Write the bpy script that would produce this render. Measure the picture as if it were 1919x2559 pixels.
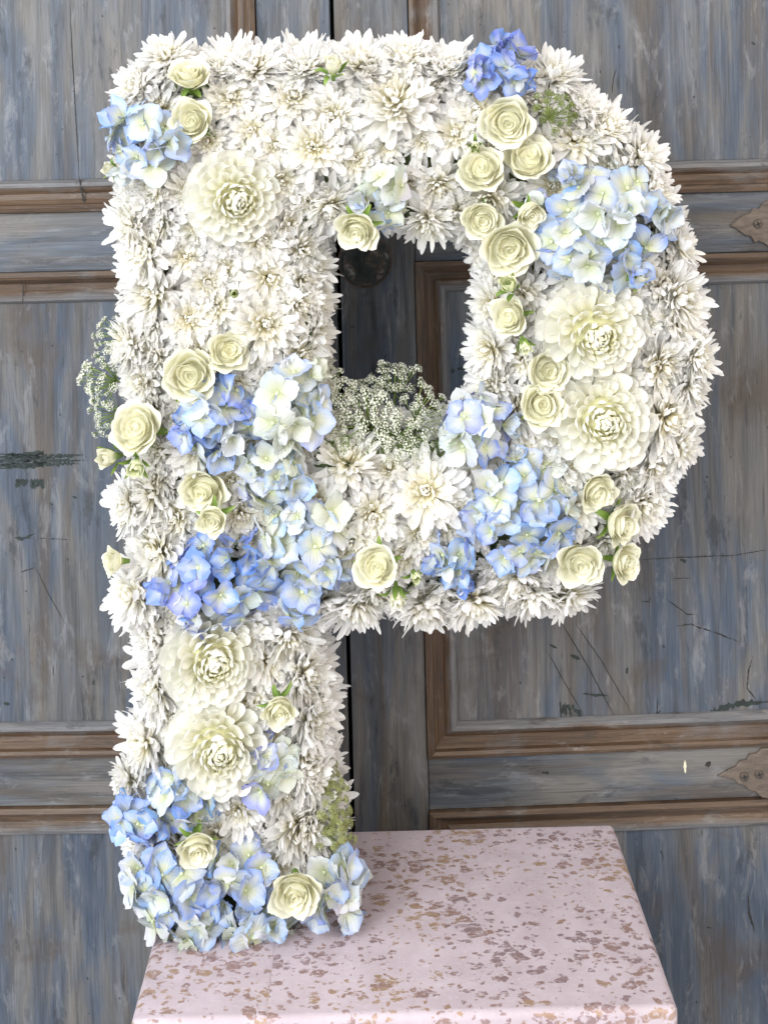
import bpy, math, random
from mathutils import Vector, Matrix, Quaternion, noise as mnoise
random.seed(11)
R = math.radians
for o in list(bpy.data.objects): bpy.data.objects.remove(o)
S = bpy.context.scene
col = S.collection

# ------------------------------------------------------------------ camera
FPX, PX, PY, ROLL, CAMZ = 3000.0, 930.0, 346.0, 0.026, 0.675
cam = bpy.data.cameras.new('camera'); camo = bpy.data.objects.new('camera', cam); col.objects.link(camo)
camo.location = (0, -1.0, CAMZ)
camo.rotation_euler = (Matrix.Rotation(R(90), 3, 'X') @ Matrix.Rotation(-ROLL, 3, 'Z')).to_euler()
cam.sensor_fit = 'AUTO'; cam.sensor_width = 36
cam.lens = FPX / 2559 * 36
cam.shift_x = (959.5 - PX) / 2559; cam.shift_y = -(1279.5 - PY) / 2559
cam.clip_start = 0.02; cam.clip_end = 50
S.camera = camo

# ------------------------------------------------------------------ world, lamps, exposure
W = bpy.data.worlds.new('World'); S.world = W; W.use_nodes = True
W.node_tree.nodes['Background'].inputs[0].default_value = (0.95, 0.96, 1.0, 1)
W.node_tree.nodes['Background'].inputs[1].default_value = 0.92
def area(name, loc, tgt, sx, sy, power, colr):
    l = bpy.data.lights.new(name, 'AREA'); l.shape = 'RECTANGLE'; l.size = sx; l.size_y = sy
    l.energy = power; l.color = colr
    o = bpy.data.objects.new(name, l); col.objects.link(o); o.location = loc
    o.rotation_euler = (Vector(tgt) - Vector(loc)).to_track_quat('-Z', 'Y').to_euler()
area('window_light', (-1.35, -2.05, 1.35), (0, 0.05, 0.35), 2.0, 2.0, 110, (0.92, 0.96, 1.0))
area('room_light', (1.5, -1.7, 1.6), (0.1, 0.05, 0.4), 1.4, 1.2, 27, (1.0, 0.83, 0.64))
S.view_settings.view_transform = 'Standard'; S.view_settings.look = 'None'
S.view_settings.exposure = 0.05; S.view_settings.gamma = 1.0; S.view_settings.use_curve_mapping = False
S.render.engine = 'CYCLES'
S.cycles.use_light_tree = False; S.cycles.use_adaptive_sampling = True; S.cycles.adaptive_threshold = 0.05; S.cycles.adaptive_min_samples = 16; S.cycles.max_bounces = 6; S.cycles.diffuse_bounces = 6; S.cycles.transmission_bounces = 4; S.cycles.glossy_bounces = 2

# ------------------------------------------------------------------ helpers
def p2w(px, py, y=0.0):
    """photo pixel -> world point on the vertical plane at depth y"""
    d = 1.0 + y; u = px - PX; v = py - PY
    u0 = u * math.cos(ROLL) - v * math.sin(ROLL); v0 = u * math.sin(ROLL) + v * math.cos(ROLL)
    return Vector((u0 * d / FPX, y, CAMZ - v0 * d / FPX))
def mesh(name, verts, faces, uvs=None, smooth=True):
    m = bpy.data.meshes.new(name); m.from_pydata(verts, [], faces)
    if uvs:
        l = m.uv_layers.new(name='UVMap'); d = []
        for p in m.polygons:
            for vi in p.vertices: d.extend(uvs[vi])
        l.data.foreach_set('uv', d)
    if smooth: m.polygons.foreach_set('use_smooth', [True] * len(m.polygons))
    m.update(); return m
def grid(name, f, ns, nt, close=False):
    """surface patch f(s,t), s in -1..1, t in 0..1, uv = ((s+1)/2, t)"""
    V, F, U = [], [], []
    for j in range(nt + 1):
        for i in range(ns + 1):
            s = -1 + 2 * i / ns; t = j / nt
            V.append(tuple(f(s, t))); U.append(((s + 1) / 2, t))
    for j in range(nt):
        for i in range(ns):
            a = j * (ns + 1) + i; F.append((a, a + 1, a + ns + 2, a + ns + 1))
    return mesh(name, V, F, U)
def obj(name, me, mat=None, parent=None, M=None, color=None):
    o = bpy.data.objects.new(name, me); col.objects.link(o)
    if mat and not me.materials: me.materials.append(mat)
    if parent: o.parent = parent
    if M is not None: o.matrix_basis = M
    if color: o.color = color
    return o
def tag(o, label=None, cat=None, group=None, kind=None):
    if label: o['label'] = label
    if cat: o['category'] = cat
    if group: o['group'] = group
    if kind: o['kind'] = kind
    return o
def thing(name, loc, axis=None, spin=0.0, scale=1.0):
    o = bpy.data.objects.new(name, None); col.objects.link(o); o.empty_display_size = 0.01
    q = Quaternion((1, 0, 0, 0))
    if axis is not None: q = Vector((0, 0, 1)).rotation_difference(Vector(axis).normalized())
    q = q @ Quaternion((0, 0, 1), spin)
    o.matrix_basis = Matrix.LocRotScale(Vector(loc), q, Vector((scale,) * 3)); return o
class MB:
    def __init__(s): s.v = []; s.f = []; s.u = []
    def add(s, me_v, me_f, M=None, uv=None):
        b = len(s.v)
        for p in me_v: s.v.append(tuple(M @ Vector(p)) if M is not None else tuple(p))
        s.f += [tuple(i + b for i in f) for f in me_f]
        s.u += uv if uv else [(0.5, 0.5)] * len(me_v)
    def tube(s, pts, r0, r1, n=6):
        b = len(s.v); k = len(pts)
        for i, p in enumerate(pts):
            p = Vector(p); t = (Vector(pts[min(i + 1, k - 1)]) - Vector(pts[max(i - 1, 0)])).normalized()
            a = t.orthogonal().normalized(); c = t.cross(a); r = r0 + (r1 - r0) * i / (k - 1)
            for j in range(n):
                an = 2 * math.pi * j / n; s.v.append(tuple(p + (a * math.cos(an) + c * math.sin(an)) * r)); s.u.append((j / n, i / (k - 1)))
        for i in range(k - 1):
            for j in range(n): s.f.append((b + i * n + j, b + i * n + (j + 1) % n, b + (i + 1) * n + (j + 1) % n, b + (i + 1) * n + j))
        s.f.append(tuple(b + (k - 1) * n + j for j in range(n)))
    def box(s, a, b):
        x0, y0, z0 = a; x1, y1, z1 = b; k = len(s.v)
        s.v += [(x0,y0,z0),(x1,y0,z0),(x1,y1,z0),(x0,y1,z0),(x0,y0,z1),(x1,y0,z1),(x1,y1,z1),(x0,y1,z1)]
        s.u += [(0.5, 0.5)] * 8
        s.f += [tuple(i + k for i in f) for f in ((0,3,2,1),(4,5,6,7),(0,1,5,4),(1,2,6,5),(2,3,7,6),(3,0,4,7))]
    def mesh(s, name, smooth=True): return mesh(name, s.v, s.f, s.u, smooth)

# ------------------------------------------------------------------ materials
class NT:
    def __init__(s, name):
        s.m = bpy.data.materials.new(name); s.m.use_nodes = True; s.t = s.m.node_tree; s.n = s.t.nodes
        s.b = s.n['Principled BSDF']; s.out = s.n['Material Output']
    def add(s, typ, **kw):
        n = s.n.new(typ)
        for k, v in kw.items():
            if k.startswith('i_'):
                key = k[2:]; n.inputs[int(key) if key.isdigit() else key].default_value = v
            else: setattr(n, k, v)
        return n
    def link(s, a, b): s.t.links.new(a, b)
    def ramp(s, fac, stops, interp='LINEAR'):
        r = s.n.new('ShaderNodeValToRGB'); e = r.color_ramp.elements; r.color_ramp.interpolation = interp
        while len(e) < len(stops): e.new(0.5)
        for x, (p, c) in zip(e, stops):
            x.position = p; x.color = (c, c, c, 1) if not hasattr(c, '__len__') else (*c, 1)
        s.link(fac, r.inputs[0]); return r.outputs[0]
    def mix(s, fac, a, b, mode='MIX'):
        n = s.n.new('ShaderNodeMix'); n.data_type = 'RGBA'; n.blend_type = mode
        for inp, v in ((n.inputs[0], fac), (n.inputs[6], a), (n.inputs[7], b)):
            if hasattr(v, 'is_output'): s.link(v, inp)
            elif isinstance(v, (int, float)): inp.default_value = v
            else: inp.default_value = (*v, 1)
        return n.outputs[2]
    def math(s, op, a, b=0.0, clamp=False):
        n = s.n.new('ShaderNodeMath'); n.operation = op; n.use_clamp = clamp
        for inp, v in ((n.inputs[0], a), (n.inputs[1], b)):
            if hasattr(v, 'is_output'): s.link(v, inp)
            else: inp.default_value = v
        return n.outputs[0]
    def noise(s, vec, scale, detail=4, rough=0.55, dist=0.0, sc=(1, 1, 1), loc=(0, 0, 0)):
        mp = s.n.new('ShaderNodeMapping'); mp.inputs['Scale'].default_value = sc; mp.inputs['Location'].default_value = loc
        s.link(vec, mp.inputs[0])
        n = s.add('ShaderNodeTexNoise', i_Scale=scale, i_Detail=detail, i_Roughness=rough, i_Distortion=dist)
        s.link(mp.outputs[0], n.inputs['Vector']); return n.outputs['Fac']
    def bump(s, h, strength=0.3, dist=0.001):
        b = s.add('ShaderNodeBump', i_Strength=strength, i_Distance=dist); s.link(h, b.inputs['Height'])
        s.link(b.outputs[0], s.b.inputs['Normal']); return b.outputs[0]

def petal_material(name, stops, transl=0.28, rough=0.5, edge=None, veins=(26.0, 0.18), var=0.05, use_obj_color=False, spec=0.3):
    t = NT(name); uv = t.add('ShaderNodeUVMap').outputs[0]
    sep = t.add('ShaderNodeSeparateXYZ'); t.link(uv, sep.inputs[0]); u, v = sep.outputs[0], sep.outputs[1]
    c = t.ramp(v, stops)
    oi = t.add('ShaderNodeObjectInfo')
    geo = t.add('ShaderNodeNewGeometry')
    if use_obj_color:   # hydrangea: pigment of the petal margin comes from the object colour
        comb = t.add('ShaderNodeCombineXYZ'); t.link(oi.outputs['Random'], comb.inputs[0]); 
        vm = t.add('ShaderNodeVectorMath', operation='MULTIPLY_ADD'); t.link(comb.outputs[0], vm.inputs[0]); vm.inputs[1].default_value = (31, 17, 5); t.link(uv, vm.inputs[2])
        n = t.noise(vm.outputs[0], 1.7, 1, 0.6)
        au = t.math('ABSOLUTE', t.math('SUBTRACT', u, 0.5))
        e = t.math('ADD', t.math('MULTIPLY', v, 0.80), t.math('MULTIPLY', au, 0.75))
        e = t.math('ADD', e, t.math('MULTIPLY', t.math('SUBTRACT', n, 0.5), 0.75))
        e = t.math('ADD', e, t.math('MULTIPLY', t.math('SUBTRACT', oi.outputs['Alpha'], 0.5), 0.9))
        f = t.ramp(e, [(0.28, 0.0), (1.12, 0.95)])
        c = t.mix(f, c, oi.outputs['Color'])
    if veins:
        w = t.math('SINE', t.math('MULTIPLY', u, veins[0]))
        t.bump(t.math('MULTIPLY', w, 0.6), veins[1], 0.0006)
        c = t.mix(t.math('MULTIPLY', t.math('ADD', w, 1.0), 0.03), c, t.mix(1.0, c, (0.80, 0.80, 0.74), 'MULTIPLY'))
    hsv = t.add('ShaderNodeHueSaturation'); t.link(c, hsv.inputs['Color'])
    t.link(t.math('ADD', t.math('MULTIPLY', oi.outputs['Random'], var * 2), 1.0 - var), hsv.inputs['Value'])
    c = hsv.outputs[0]
    t.link(c, t.b.inputs['Base Color']); t.b.inputs['Roughness'].default_value = rough
    t.b.inputs['Specular IOR Level'].default_value = spec
    tr = t.add('ShaderNodeBsdfTranslucent'); t.link(c, tr.inputs[0])
    mx = t.add('ShaderNodeMixShader', i_0=transl); t.link(t.b.outputs[0], mx.inputs[1]); t.link(tr.outputs[0], mx.inputs[2])
    t.link(mx.outputs[0], t.out.inputs[0]); return t.m

MUM = petal_material('mum_petal', [(0.0, (0.86, 0.83, 0.66)), (0.16, (0.92, 0.905, 0.85)), (0.4, (0.95, 0.94, 0.925)), (1.0, (0.97, 0.953, 0.935))], 0.54, 0.42)
MUMC = petal_material('mum_center', [(0.0, (0.82, 0.75, 0.46)), (0.3, (0.90, 0.86, 0.70)), (0.6, (0.94, 0.925, 0.87)), (0.85, (0.97, 0.953, 0.93))], 0.52, 0.42)
DAHL = petal_material('dahlia_petal', [(0.0, (0.80, 0.78, 0.58)), (0.3, (0.86, 0.845, 0.73)), (0.7, (0.88, 0.87, 0.81)), (1.0, (0.885, 0.88, 0.84))], 0.34, 0.42)
DAHLC = petal_material('dahlia_center', [(0.0, (0.66, 0.64, 0.34)), (0.5, (0.80, 0.775, 0.54)), (1.0, (0.87, 0.855, 0.72))], 0.25, 0.45)
ROSE = petal_material('rose_petal', [(0.0, (0.66, 0.68, 0.34)), (0.30, (0.79, 0.765, 0.52)), (0.75, (0.84, 0.82, 0.635)), (1.0, (0.86, 0.845, 0.71))], 0.30, 0.44, veins=(34, 0.08))
ROSEG = petal_material('rose_green_petal', [(0.0, (0.45, 0.56, 0.18)), (0.5, (0.70, 0.75, 0.42)), (1.0, (0.85, 0.85, 0.64))], 0.24, 0.46, veins=(34, 0.08))
HYD = petal_material('hydrangea_petal', [(0.0, (0.56, 0.60, 0.32)), (0.3, (0.65, 0.66, 0.50)), (0.7, (0.68, 0.69, 0.62)), (1.0, (0.69, 0.70, 0.67))], 0.26, 0.5, veins=(40, 0.22), use_obj_color=True)
HYDC = petal_material('hydrangea_eye', [(0.0, (0.45, 0.52, 0.24)), (1.0, (0.66, 0.70, 0.52))], 0.1, 0.5, veins=None)
SEPAL = petal_material('sepal_green', [(0.0, (0.12, 0.20, 0.035)), (0.6, (0.20, 0.30, 0.06)), (1.0, (0.36, 0.44, 0.12))], 0.2, 0.45)
LEAF = petal_material('leaf_green', [(0.0, (0.05, 0.10, 0.02)), (1.0, (0.10, 0.19, 0.04))], 0.2, 0.42)
STEM = petal_material('stem_green', [(0.0, (0.12, 0.18, 0.04)), (1.0, (0.22, 0.30, 0.08))], 0.05, 0.5, veins=None)
LACE = petal_material('lace_white', [(0.0, (0.74, 0.74, 0.58)), (1.0, (0.86, 0.85, 0.78))], 0.22, 0.6, veins=None, var=0.1)
LACEG = petal_material('lace_green', [(0.0, (0.08, 0.12, 0.02)), (1.0, (0.22, 0.25, 0.07))], 0.2, 0.6, veins=None, var=0.15)
LACEC = petal_material('lace_cream', [(0.0, (0.14, 0.18, 0.045)), (1.0, (0.42, 0.41, 0.18))], 0.2, 0.6, veins=None, var=0.15)

def foam_mat():
    t = NT('wet_floral_foam'); c = t.add('ShaderNodeTexCoord').outputs['Object']
    n = t.noise(c, 60, 5, 0.6)
    t.link(t.ramp(n, [(0.3, (0.05, 0.07, 0.025)), (0.7, (0.12, 0.15, 0.06))]), t.b.inputs['Base Color'])
    t.b.inputs['Roughness'].default_value = 0.9; t.bump(n, 0.6, 0.003); return t.m
FOAM = foam_mat()

def wood_mat(name, vertical=True, seed=0.0, tone=0.0, blue=0.0):
    t = NT(name); c = t.add('ShaderNodeTexCoord').outputs['Object']
    A = (lambda a, b: (a, 1, b)) if vertical else (lambda a, b: (b, 1, a))
    off = (seed * 3.1, seed, seed * 1.7)
    streak = t.noise(c, 1.0, 6, 0.62, 0.6, sc=A(95, 6), loc=off)
    fine = t.noise(c, 1.0, 5, 0.7, 0.2, sc=A(520, 16), loc=off)
    broad = t.noise(c, 1.0, 4, 0.6, 0.8, sc=A(17, 3.2), loc=(off[0] + 5, 0, off[2]))
    patch = t.noise(c, 9.0, 5, 0.62, 0.5, loc=(off[0] + 9, 0, off[2] + 2))
    broad2 = t.noise(c, 1.0, 4, 0.6, 1.0, sc=A(20, 2.4), loc=(off[0] + 15, 0, off[2] + 7))
    base = t.ramp(broad, [(0.36, (0.085, 0.115, 0.165)), (0.46, (0.140, 0.165, 0.205)), (0.54, (0.195, 0.193, 0.192)), (0.64, (0.27, 0.245, 0.215))])
    base = t.mix(t.ramp(broad2, [(0.52, 0.0), (0.66, 0.75)]), base, (0.155, 0.122, 0.092))
    base = t.mix(t.ramp(broad2, [(0.28, 0.55), (0.42, 0.0)]), base, (0.115, 0.165, 0.245))
    base = t.mix(t.ramp(streak, [(0.34, 0.6), (0.50, 0.0)]), base, (0.065, 0.07, 0.08))
    base = t.mix(t.ramp(streak, [(0.55, 0.0), (0.74, 0.45)]), base, (0.36, 0.36, 0.36))
    base = t.mix(t.ramp(fine, [(0.34, 0.30), (0.5, 0.0)]), base, (0.07, 0.068, 0.066))
    base = t.mix(t.ramp(fine, [(0.56, 0.0), (0.72, 0.26)]), base, (0.42, 0.42, 0.42))
    base = t.mix(t.ramp(patch, [(0.56, 0.0), (0.68, 0.60)]), base, (0.12, 0.085, 0.055))
    scuff = t.noise(c, 1.0, 8, 0.72, 0.5, sc=A(55, 15), loc=(off[0] + 31, 0, off[2] + 4))
    base = t.mix(t.ramp(scuff, [(0.55, 0.0), (0.66, 0.45)]), base, (0.44, 0.435, 0.435))
    wear = t.noise(c, 1.0, 8, 0.76, 0.4, sc=A(34, 8), loc=(off[0] + 47, 0, off[2] + 11))
    base = t.mix(t.ramp(wear, [(0.57, 0.0), (0.63, 0.62)]), base, (0.045, 0.052, 0.060))
    grainl = t.noise(c, 1.0, 3, 0.6, 1.2, sc=A(330, 5), loc=(off[0] + 3, 0, off[2] + 8))
    base = t.mix(t.ramp(grainl, [(0.62, 0.0), (0.68, 0.38)]), base, (0.05, 0.045, 0.04))
    speck = t.noise(c, 150, 2, 0.5, loc=off)
    base = t.mix(t.ramp(speck, [(0.745, 0.0), (0.765, 0.85)]), base, (0.025, 0.025, 0.025))
    base = t.mix(1.0, base, (0.56, 0.57, 0.59), 'MULTIPLY')
    t.link(base, t.b.inputs['Base Color'])
    t.link(t.ramp(fine, [(0.3, 0.62), (0.7, 0.45)]), t.b.inputs['Roughness'])
    t.b.inputs['Specular IOR Level'].default_value = 0.35
    t.bump(t.math('ADD', wear, t.math('MULTIPLY', fine, 0.8)), 0.45, 0.0016); return t.m
def mould_mat(name, vertical, seed):
    t = NT(name); c = t.add('ShaderNodeTexCoord').outputs['Object']
    uv = t.add('ShaderNodeUVMap').outputs[0]; sep = t.add('ShaderNodeSeparateXYZ'); t.link(uv, sep.inputs[0]); v = sep.outputs[1]
    A = (lambda a, b: (a, 1, b)) if vertical else (lambda a, b: (b, 1, a))
    n = t.noise(c, 1.0, 6, 0.62, 0.4, sc=A(180, 6), loc=(seed, 0, seed)); f = t.noise(c, 1.0, 5, 0.65, 0.2, sc=A(600, 18), loc=(seed, 0, 2))
    p = t.noise(c, 14, 4, 0.6, 0.5, loc=(seed * 2, 0, 0))
    base = t.ramp(n, [(0.3, (0.055, 0.032, 0.018)), (0.5, (0.135, 0.082, 0.045)), (0.72, (0.21, 0.145, 0.09))])
    base = t.mix(t.ramp(f, [(0.34, 0.6), (0.5, 0.0)]), base, (0.035, 0.024, 0.016))
    vv = t.math('ADD', v, t.math('MULTIPLY', t.math('SUBTRACT', p, 0.5), 0.35))
    grey = t.ramp(f, [(0.3, (0.08, 0.085, 0.092)), (0.7, (0.19, 0.19, 0.195))])
    base = t.mix(1.0, base, (0.66, 0.62, 0.60), 'MULTIPLY')
    base = t.mix(t.ramp(vv, [(0.62, 0.0), (0.78, 0.85)]), base, grey)
    base = t.mix(t.ramp(p, [(0.56, 0.0), (0.72, 0.55)]), base, grey)
    g = t.noise(c, 1.0, 8, 0.75, 0.4, sc=A(60, 14), loc=(seed + 7, 0, seed))
    base = t.mix(t.ramp(g, [(0.55, 0.0), (0.62, 0.6)]), base, (0.03, 0.022, 0.016)); base = t.mix(t.ramp(g, [(0.34, 0.55), (0.42, 0.0)]), base, (0.26, 0.235, 0.21))
    t.link(base, t.b.inputs['Base Color']); t.b.inputs['Roughness'].default_value = 0.5
    t.bump(t.math('ADD', g, f), 0.5, 0.0014); return t.m

# ------------------------------------------------------------------ dark backing sheet added behind the doors, and the two cabinet doors
def plain(name, c, rough=0.7, metal=0.0):
    t = NT(name); co = t.add('ShaderNodeTexCoord').outputs['Object']; n = t.noise(co, 90, 5, 0.6)
    lo = tuple(x * 0.6 for x in c); hi = tuple(min(1, x * 1.35) for x in c)
    t.link(t.ramp(n, [(0.3, lo), (0.7, hi)]), t.b.inputs['Base Color']); t.b.inputs['Roughness'].default_value = rough
    t.b.inputs['Metallic'].default_value = metal; t.bump(n, 0.3, 0.0008); return t.m
DARK = plain('painted_gap_shade', (0.008, 0.008, 0.009), 0.9)  # near-black colour standing in for the shade inside the door gap
mb = MB(); mb.box((-1.2, 0.36, -0.9), (1.2, 0.38, 1.3)); tag(obj('dark_backing', mb.mesh('dark_backing', False), DARK), kind='structure')  # unlit-looking sheet added so the gap between the doors shows black

YD = 0.27
WV = [wood_mat('paint_vertical_%s' % 'abcdef'[i], True, 3.7 * i + 1.3) for i in range(6)]
WH = [wood_mat('paint_horizontal_%s' % 'abc'[i], False, 5.1 * i + 0.7) for i in range(3)]
MV = mould_mat('moulding_vertical', True, 2.2); MH = mould_mat('moulding_horizontal', False, 6.4)
PROFILE = [(0.0, -0.012), (0.0, 0.0035), (0.0045, 0.0055), (0.0075, 0.0035), (0.0085, -0.001), (0.013, -0.0055), (0.019, -0.0065),
           (0.0225, -0.004), (0.0265, -0.0015), (0.0305, -0.0025), (0.0335, -0.007), (0.035, -0.0125)]
def moulding(leaf, x0, x1, z0, z1, which):
    """one mitred side of the moulding frame round a panel opening (x0..x1, z0..z1)"""
    V, F, U = [], [], []
    k = len(PROFILE); N = 14
    for i, (w, f) in enumerate(PROFILE):
        pr = {'top': ((x0 + w, z1 - w), (x1 - w, z1 - w)), 'bottom': ((x0 + w, z0 + w), (x1 - w, z0 + w)),
              'left': ((x0 + w, z0 + w), (x0 + w, z1 - w)), 'right': ((x1 - w, z0 + w), (x1 - w, z1 - w))}[which]
        for j in range(N + 1):
            a = j / N; x = pr[0][0] + (pr[1][0] - pr[0][0]) * a; z = pr[0][1] + (pr[1][1] - pr[0][1]) * a
            wob = 0.0007 * mnoise.noise(Vector((x * 11, i * 0.7, z * 11)))
            V.append((x, -f + wob, z)); U.append((a, i / (k - 1)))
    for i in range(k - 1):
        for j in range(N):
            q = (i * (N + 1) + j, i * (N + 1) + j + 1, (i + 1) * (N + 1) + j + 1, (i + 1) * (N + 1) + j)
            F.append(q if which in ('bottom', 'right') else q[::-1])
    m = mesh('moulding', V, F, U, False)
    return obj('moulding', m, MV if which in ('left', 'right') else MH, leaf)
def board(name, leaf, x0, x1, z0, z1, yf, yb, mat):
    """a board with worn, slightly rounded front edges"""
    b = 0.0012; V = [(x0, yb, z0), (x1, yb, z0), (x1, yb, z1), (x0, yb, z1), (x0, yf + b, z0), (x1, yf + b, z0), (x1, yf + b, z1), (x0, yf + b, z1),
                     (x0 + b, yf, z0 + b), (x1 - b, yf, z0 + b), (x1 - b, yf, z1 - b), (x0 + b, yf, z1 - b)]
    F = [(8, 9, 10, 11), (4, 5, 9, 8), (5, 6, 10, 9), (6, 7, 11, 10), (7, 4, 8, 11), (0, 1, 5, 4), (1, 2, 6, 5), (2, 3, 7, 6), (3, 0, 4, 7)]
    return obj(name, mesh(name, V, F, None, False), mat, leaf)
def ribbon(pts, w, jit, rag=0.0, rnd=random):
    """ragged flat outline along pts (x,z) as a thin raised sliver of missing paint"""
    n = max(6, int(sum((Vector(pts[i + 1]) - Vector(pts[i])).length for i in range(len(pts) - 1)) / 0.0022))
    P = []
    L = len(pts) - 1
    for i in range(n + 1):
        a = i / n * L; k = min(int(a), L - 1); P.append(Vector(pts[k]).lerp(Vector(pts[k + 1]), a - k))
    V, F = [], []
    for i, p in enumerate(P):
        t = (P[min(i + 1, n)] - P[max(i - 1, 0)]).normalized(); nn = Vector((-t.y, t.x))
        ta = min(1, 4 * min(i, n - i) / n + 0.15)
        a = w * ta * (0.5 + rnd.uniform(-rag, rag)); b = w * ta * (0.5 + rnd.uniform(-rag, rag))
        c = p + nn * rnd.uniform(-jit, jit)
        q1 = c + nn * a; q2 = c - nn * b; V += [(q1.x, 0, q1.y), (q2.x, 0, q2.y)]
    for i in range(n): F.append((2 * i, 2 * i + 1, 2 * i + 3, 2 * i + 2))
    return mesh('scratch', V, F, None, False)
CHIP = plain('dark_chipped_paint', (0.018, 0.026, 0.024), 0.75)
CRACK = plain('dark_crack', (0.022, 0.02, 0.018), 0.85)  # dark brown colour of the scratches and cracks
CHIPL = plain('pale_paint_drip', (0.62, 0.58, 0.42), 0.6)

gap_top, gap_bot = p2w(824, 0, YD), p2w(884, 1990, YD)
GX = (gap_top.x + gap_bot.x) / 2
def leafz(px, py): return p2w(px, py, YD).z
def make_leaf(name, side, yaw, levels, refx, mats, label):
    leaf = bpy.data.objects.new(name, None); col.objects.link(leaf)
    leaf.location = (GX + side * 0.0022, YD, 0); leaf.rotation_euler = (0, 0, yaw); leaf.empty_display_size = 0.05
    tag(leaf, label, 'door', 'pair of cabinet doors')
    w = 0.64; st = 0.0785
    sx = lambda a, b: (a, b) if side > 0 else (-b, -a)
    zt, zb = 1.0, -0.55
    Z = [leafz(refx, y) for y in levels]    # panel1 bottom opening, rail1 bottom, panel2 bottom opening, rail2 bottom
    board('stile', leaf, *sx(0.0, st), zb, zt, 0.0, 0.022, mats[0])
    board('stile', leaf, *sx(w - 0.05, w), zb, zt, 0.0, 0.022, mats[1])
    for a, b, m in ((Z[0], Z[1], WH[0]), (Z[2], Z[3], WH[1])):
        board('rail', leaf, *sx(st + 0.0005, w - 0.0505), b, a, 0.0012, 0.022, m)
    for k, (a, b) in enumerate(((zt, Z[0]), (Z[1], Z[2]), (Z[3], zb))):
        x0, x1 = sx(st + 0.0005, w - 0.0505); m = 0.033
        board('panel', leaf, x0 + m, x1 - m, b + m, a - m, 0.0085, 0.02, mats[2 + k])
        for which in ('top', 'bottom', 'left', 'right'): moulding(leaf, x0, x1, b, a, which)
    return leaf
LL = make_leaf('cabinet_door', -1, R(-1.4), (530, 681, 1900, 2026), 150, (WV[0], WV[3], WV[1], WV[4], WV[2]), 'weathered blue grey cabinet door on the left of the black gap')
RL = make_leaf('cabinet_door', 1, R(1.4), (500, 655, 1897, 2030), 1050, (WV[5], WV[1], WV[3], WV[0], WV[4]), 'scratched grey cabinet door with round knob right of the black gap')
bpy.context.view_layer.update()
def on_leaf(leaf, px, py, depth):
    """photo pixel -> local (x, z) on the plane local y = depth of the leaf"""
    M = leaf.matrix_world.inverted(); o = M @ Vector((0, -1, CAMZ)); d = M.to_3x3() @ (p2w(px, py, 0.0) - Vector((0, -1, CAMZ)))
    k = (depth - o.y) / d.y; p = o + d * k; return (p.x, p.z)
PAN, RAIL = 0.0085, 0.0012
def scratch(leaf, pts, w, jit=0.0002, rag=0.15, mat=CRACK, depth=PAN, name='scratch'):
    m = ribbon([on_leaf(leaf, x, y, depth) for x, y in pts], w * 1.28 / 3000, jit, rag)
    o = obj(name, m, None, leaf, Matrix.Translation((0, depth - 0.0003, 0))); m.materials.append(mat); return o
rs = random.Random(4)
# left door: smear of dark paint, chips, cracks
for k in range(9):
    y = 1133 + k * 4.2; scratch(LL, [(-30 + rs.uniform(0, 20), y + 3), (110, y - 2), (150 + rs.uniform(-60, 90), y - 4)], rs.uniform(4, 8), 0.0006, 0.5, CHIP, name='paint_chip')
for x0, x1 in ((40, 70), (78, 112)):
    for k in range(5): scratch(LL, [(x0 + k * (x1 - x0) / 5 + 3, 1196), (x0 + k * (x1 - x0) / 5 + 3, 1206 + rs.uniform(4, 18))], 8, 0.0002, 0.25, CHIP, name='paint_chip')
scratch(LL, [(38, 1343), (62, 1346), (88, 1334)], 7, 0.0003, 0.4, CHIP)
scratch(LL, [(50, 1430), (90, 1418)], 2.5); scratch(LL, [(93, 1344), (175, 1349)], 2.0, 0.0004, 0.5)
scratch(LL, [(182, 1240), (194, 1245)], 5, mat=CHIP); scratch(LL, [(125, 1258), (134, 1262)], 4, mat=CHIP)
scratch(LL, [(10, 1756), (26, 1760)], 8, mat=CHIP); scratch(LL, [(235, 1700), (233, 1712)], 4, mat=CHIP)
scratch(LL, [(175, 0), (184, 180), (190, 285), (198, 430)], 2.4); scratch(LL, [(199, 440), (206, 480), (213, 512)], 4.5, depth=0.002)
scratch(LL, [(62, 684), (59, 720), (57, 765)], 2.5, depth=0.002); scratch(LL, [(92, 1420), (120, 1480), (165, 1560)], 1.6)
scratch(LL, [(134, 1662), (134, 1690)], 2.0, depth=PAN)
# right door: long diagonal scratches, chips and cracks
scratch(RL, [(1393, 1540), (1470, 1668), (1541, 1803)], 2.6, 0.0002); scratch(RL, [(1434, 1553), (1500, 1648), (1586, 1796)], 2.0)
scratch(RL, [(1365, 1625), (1410, 1705), (1462, 1795)], 2.0)
for k in range(9): scratch(RL, [(1400 + k * 6, 1748 + rs.uniform(-4, 10) + k * 3), (1402 + k * 6, 1772 + rs.uniform(0, 28))], 6, 0.0003, 0.35, CHIP, name='paint_chip')
scratch(RL, [(1455, 1733), (1482, 1736), (1518, 1738)], 6, 0.0004, 0.4, CHIP); scratch(RL, [(1424, 1637), (1450, 1647)], 9, mat=CHIP)
scratch(RL, [(1567, 1668), (1565, 1684)], 7, mat=CHIP); scratch(RL, [(1372, 1610), (1391, 1620)], 6, mat=CHIP)
scratch(RL, [(1761, 1786), (1800, 1772), (1850, 1758), (1925, 1752)], 12, 0.0005, 0.45, CHIP); scratch(RL, [(1580, 1400), (1690, 1393), (1830, 1388), (1925, 1372)], 2.0, 0.0003, 0.4)
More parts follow.
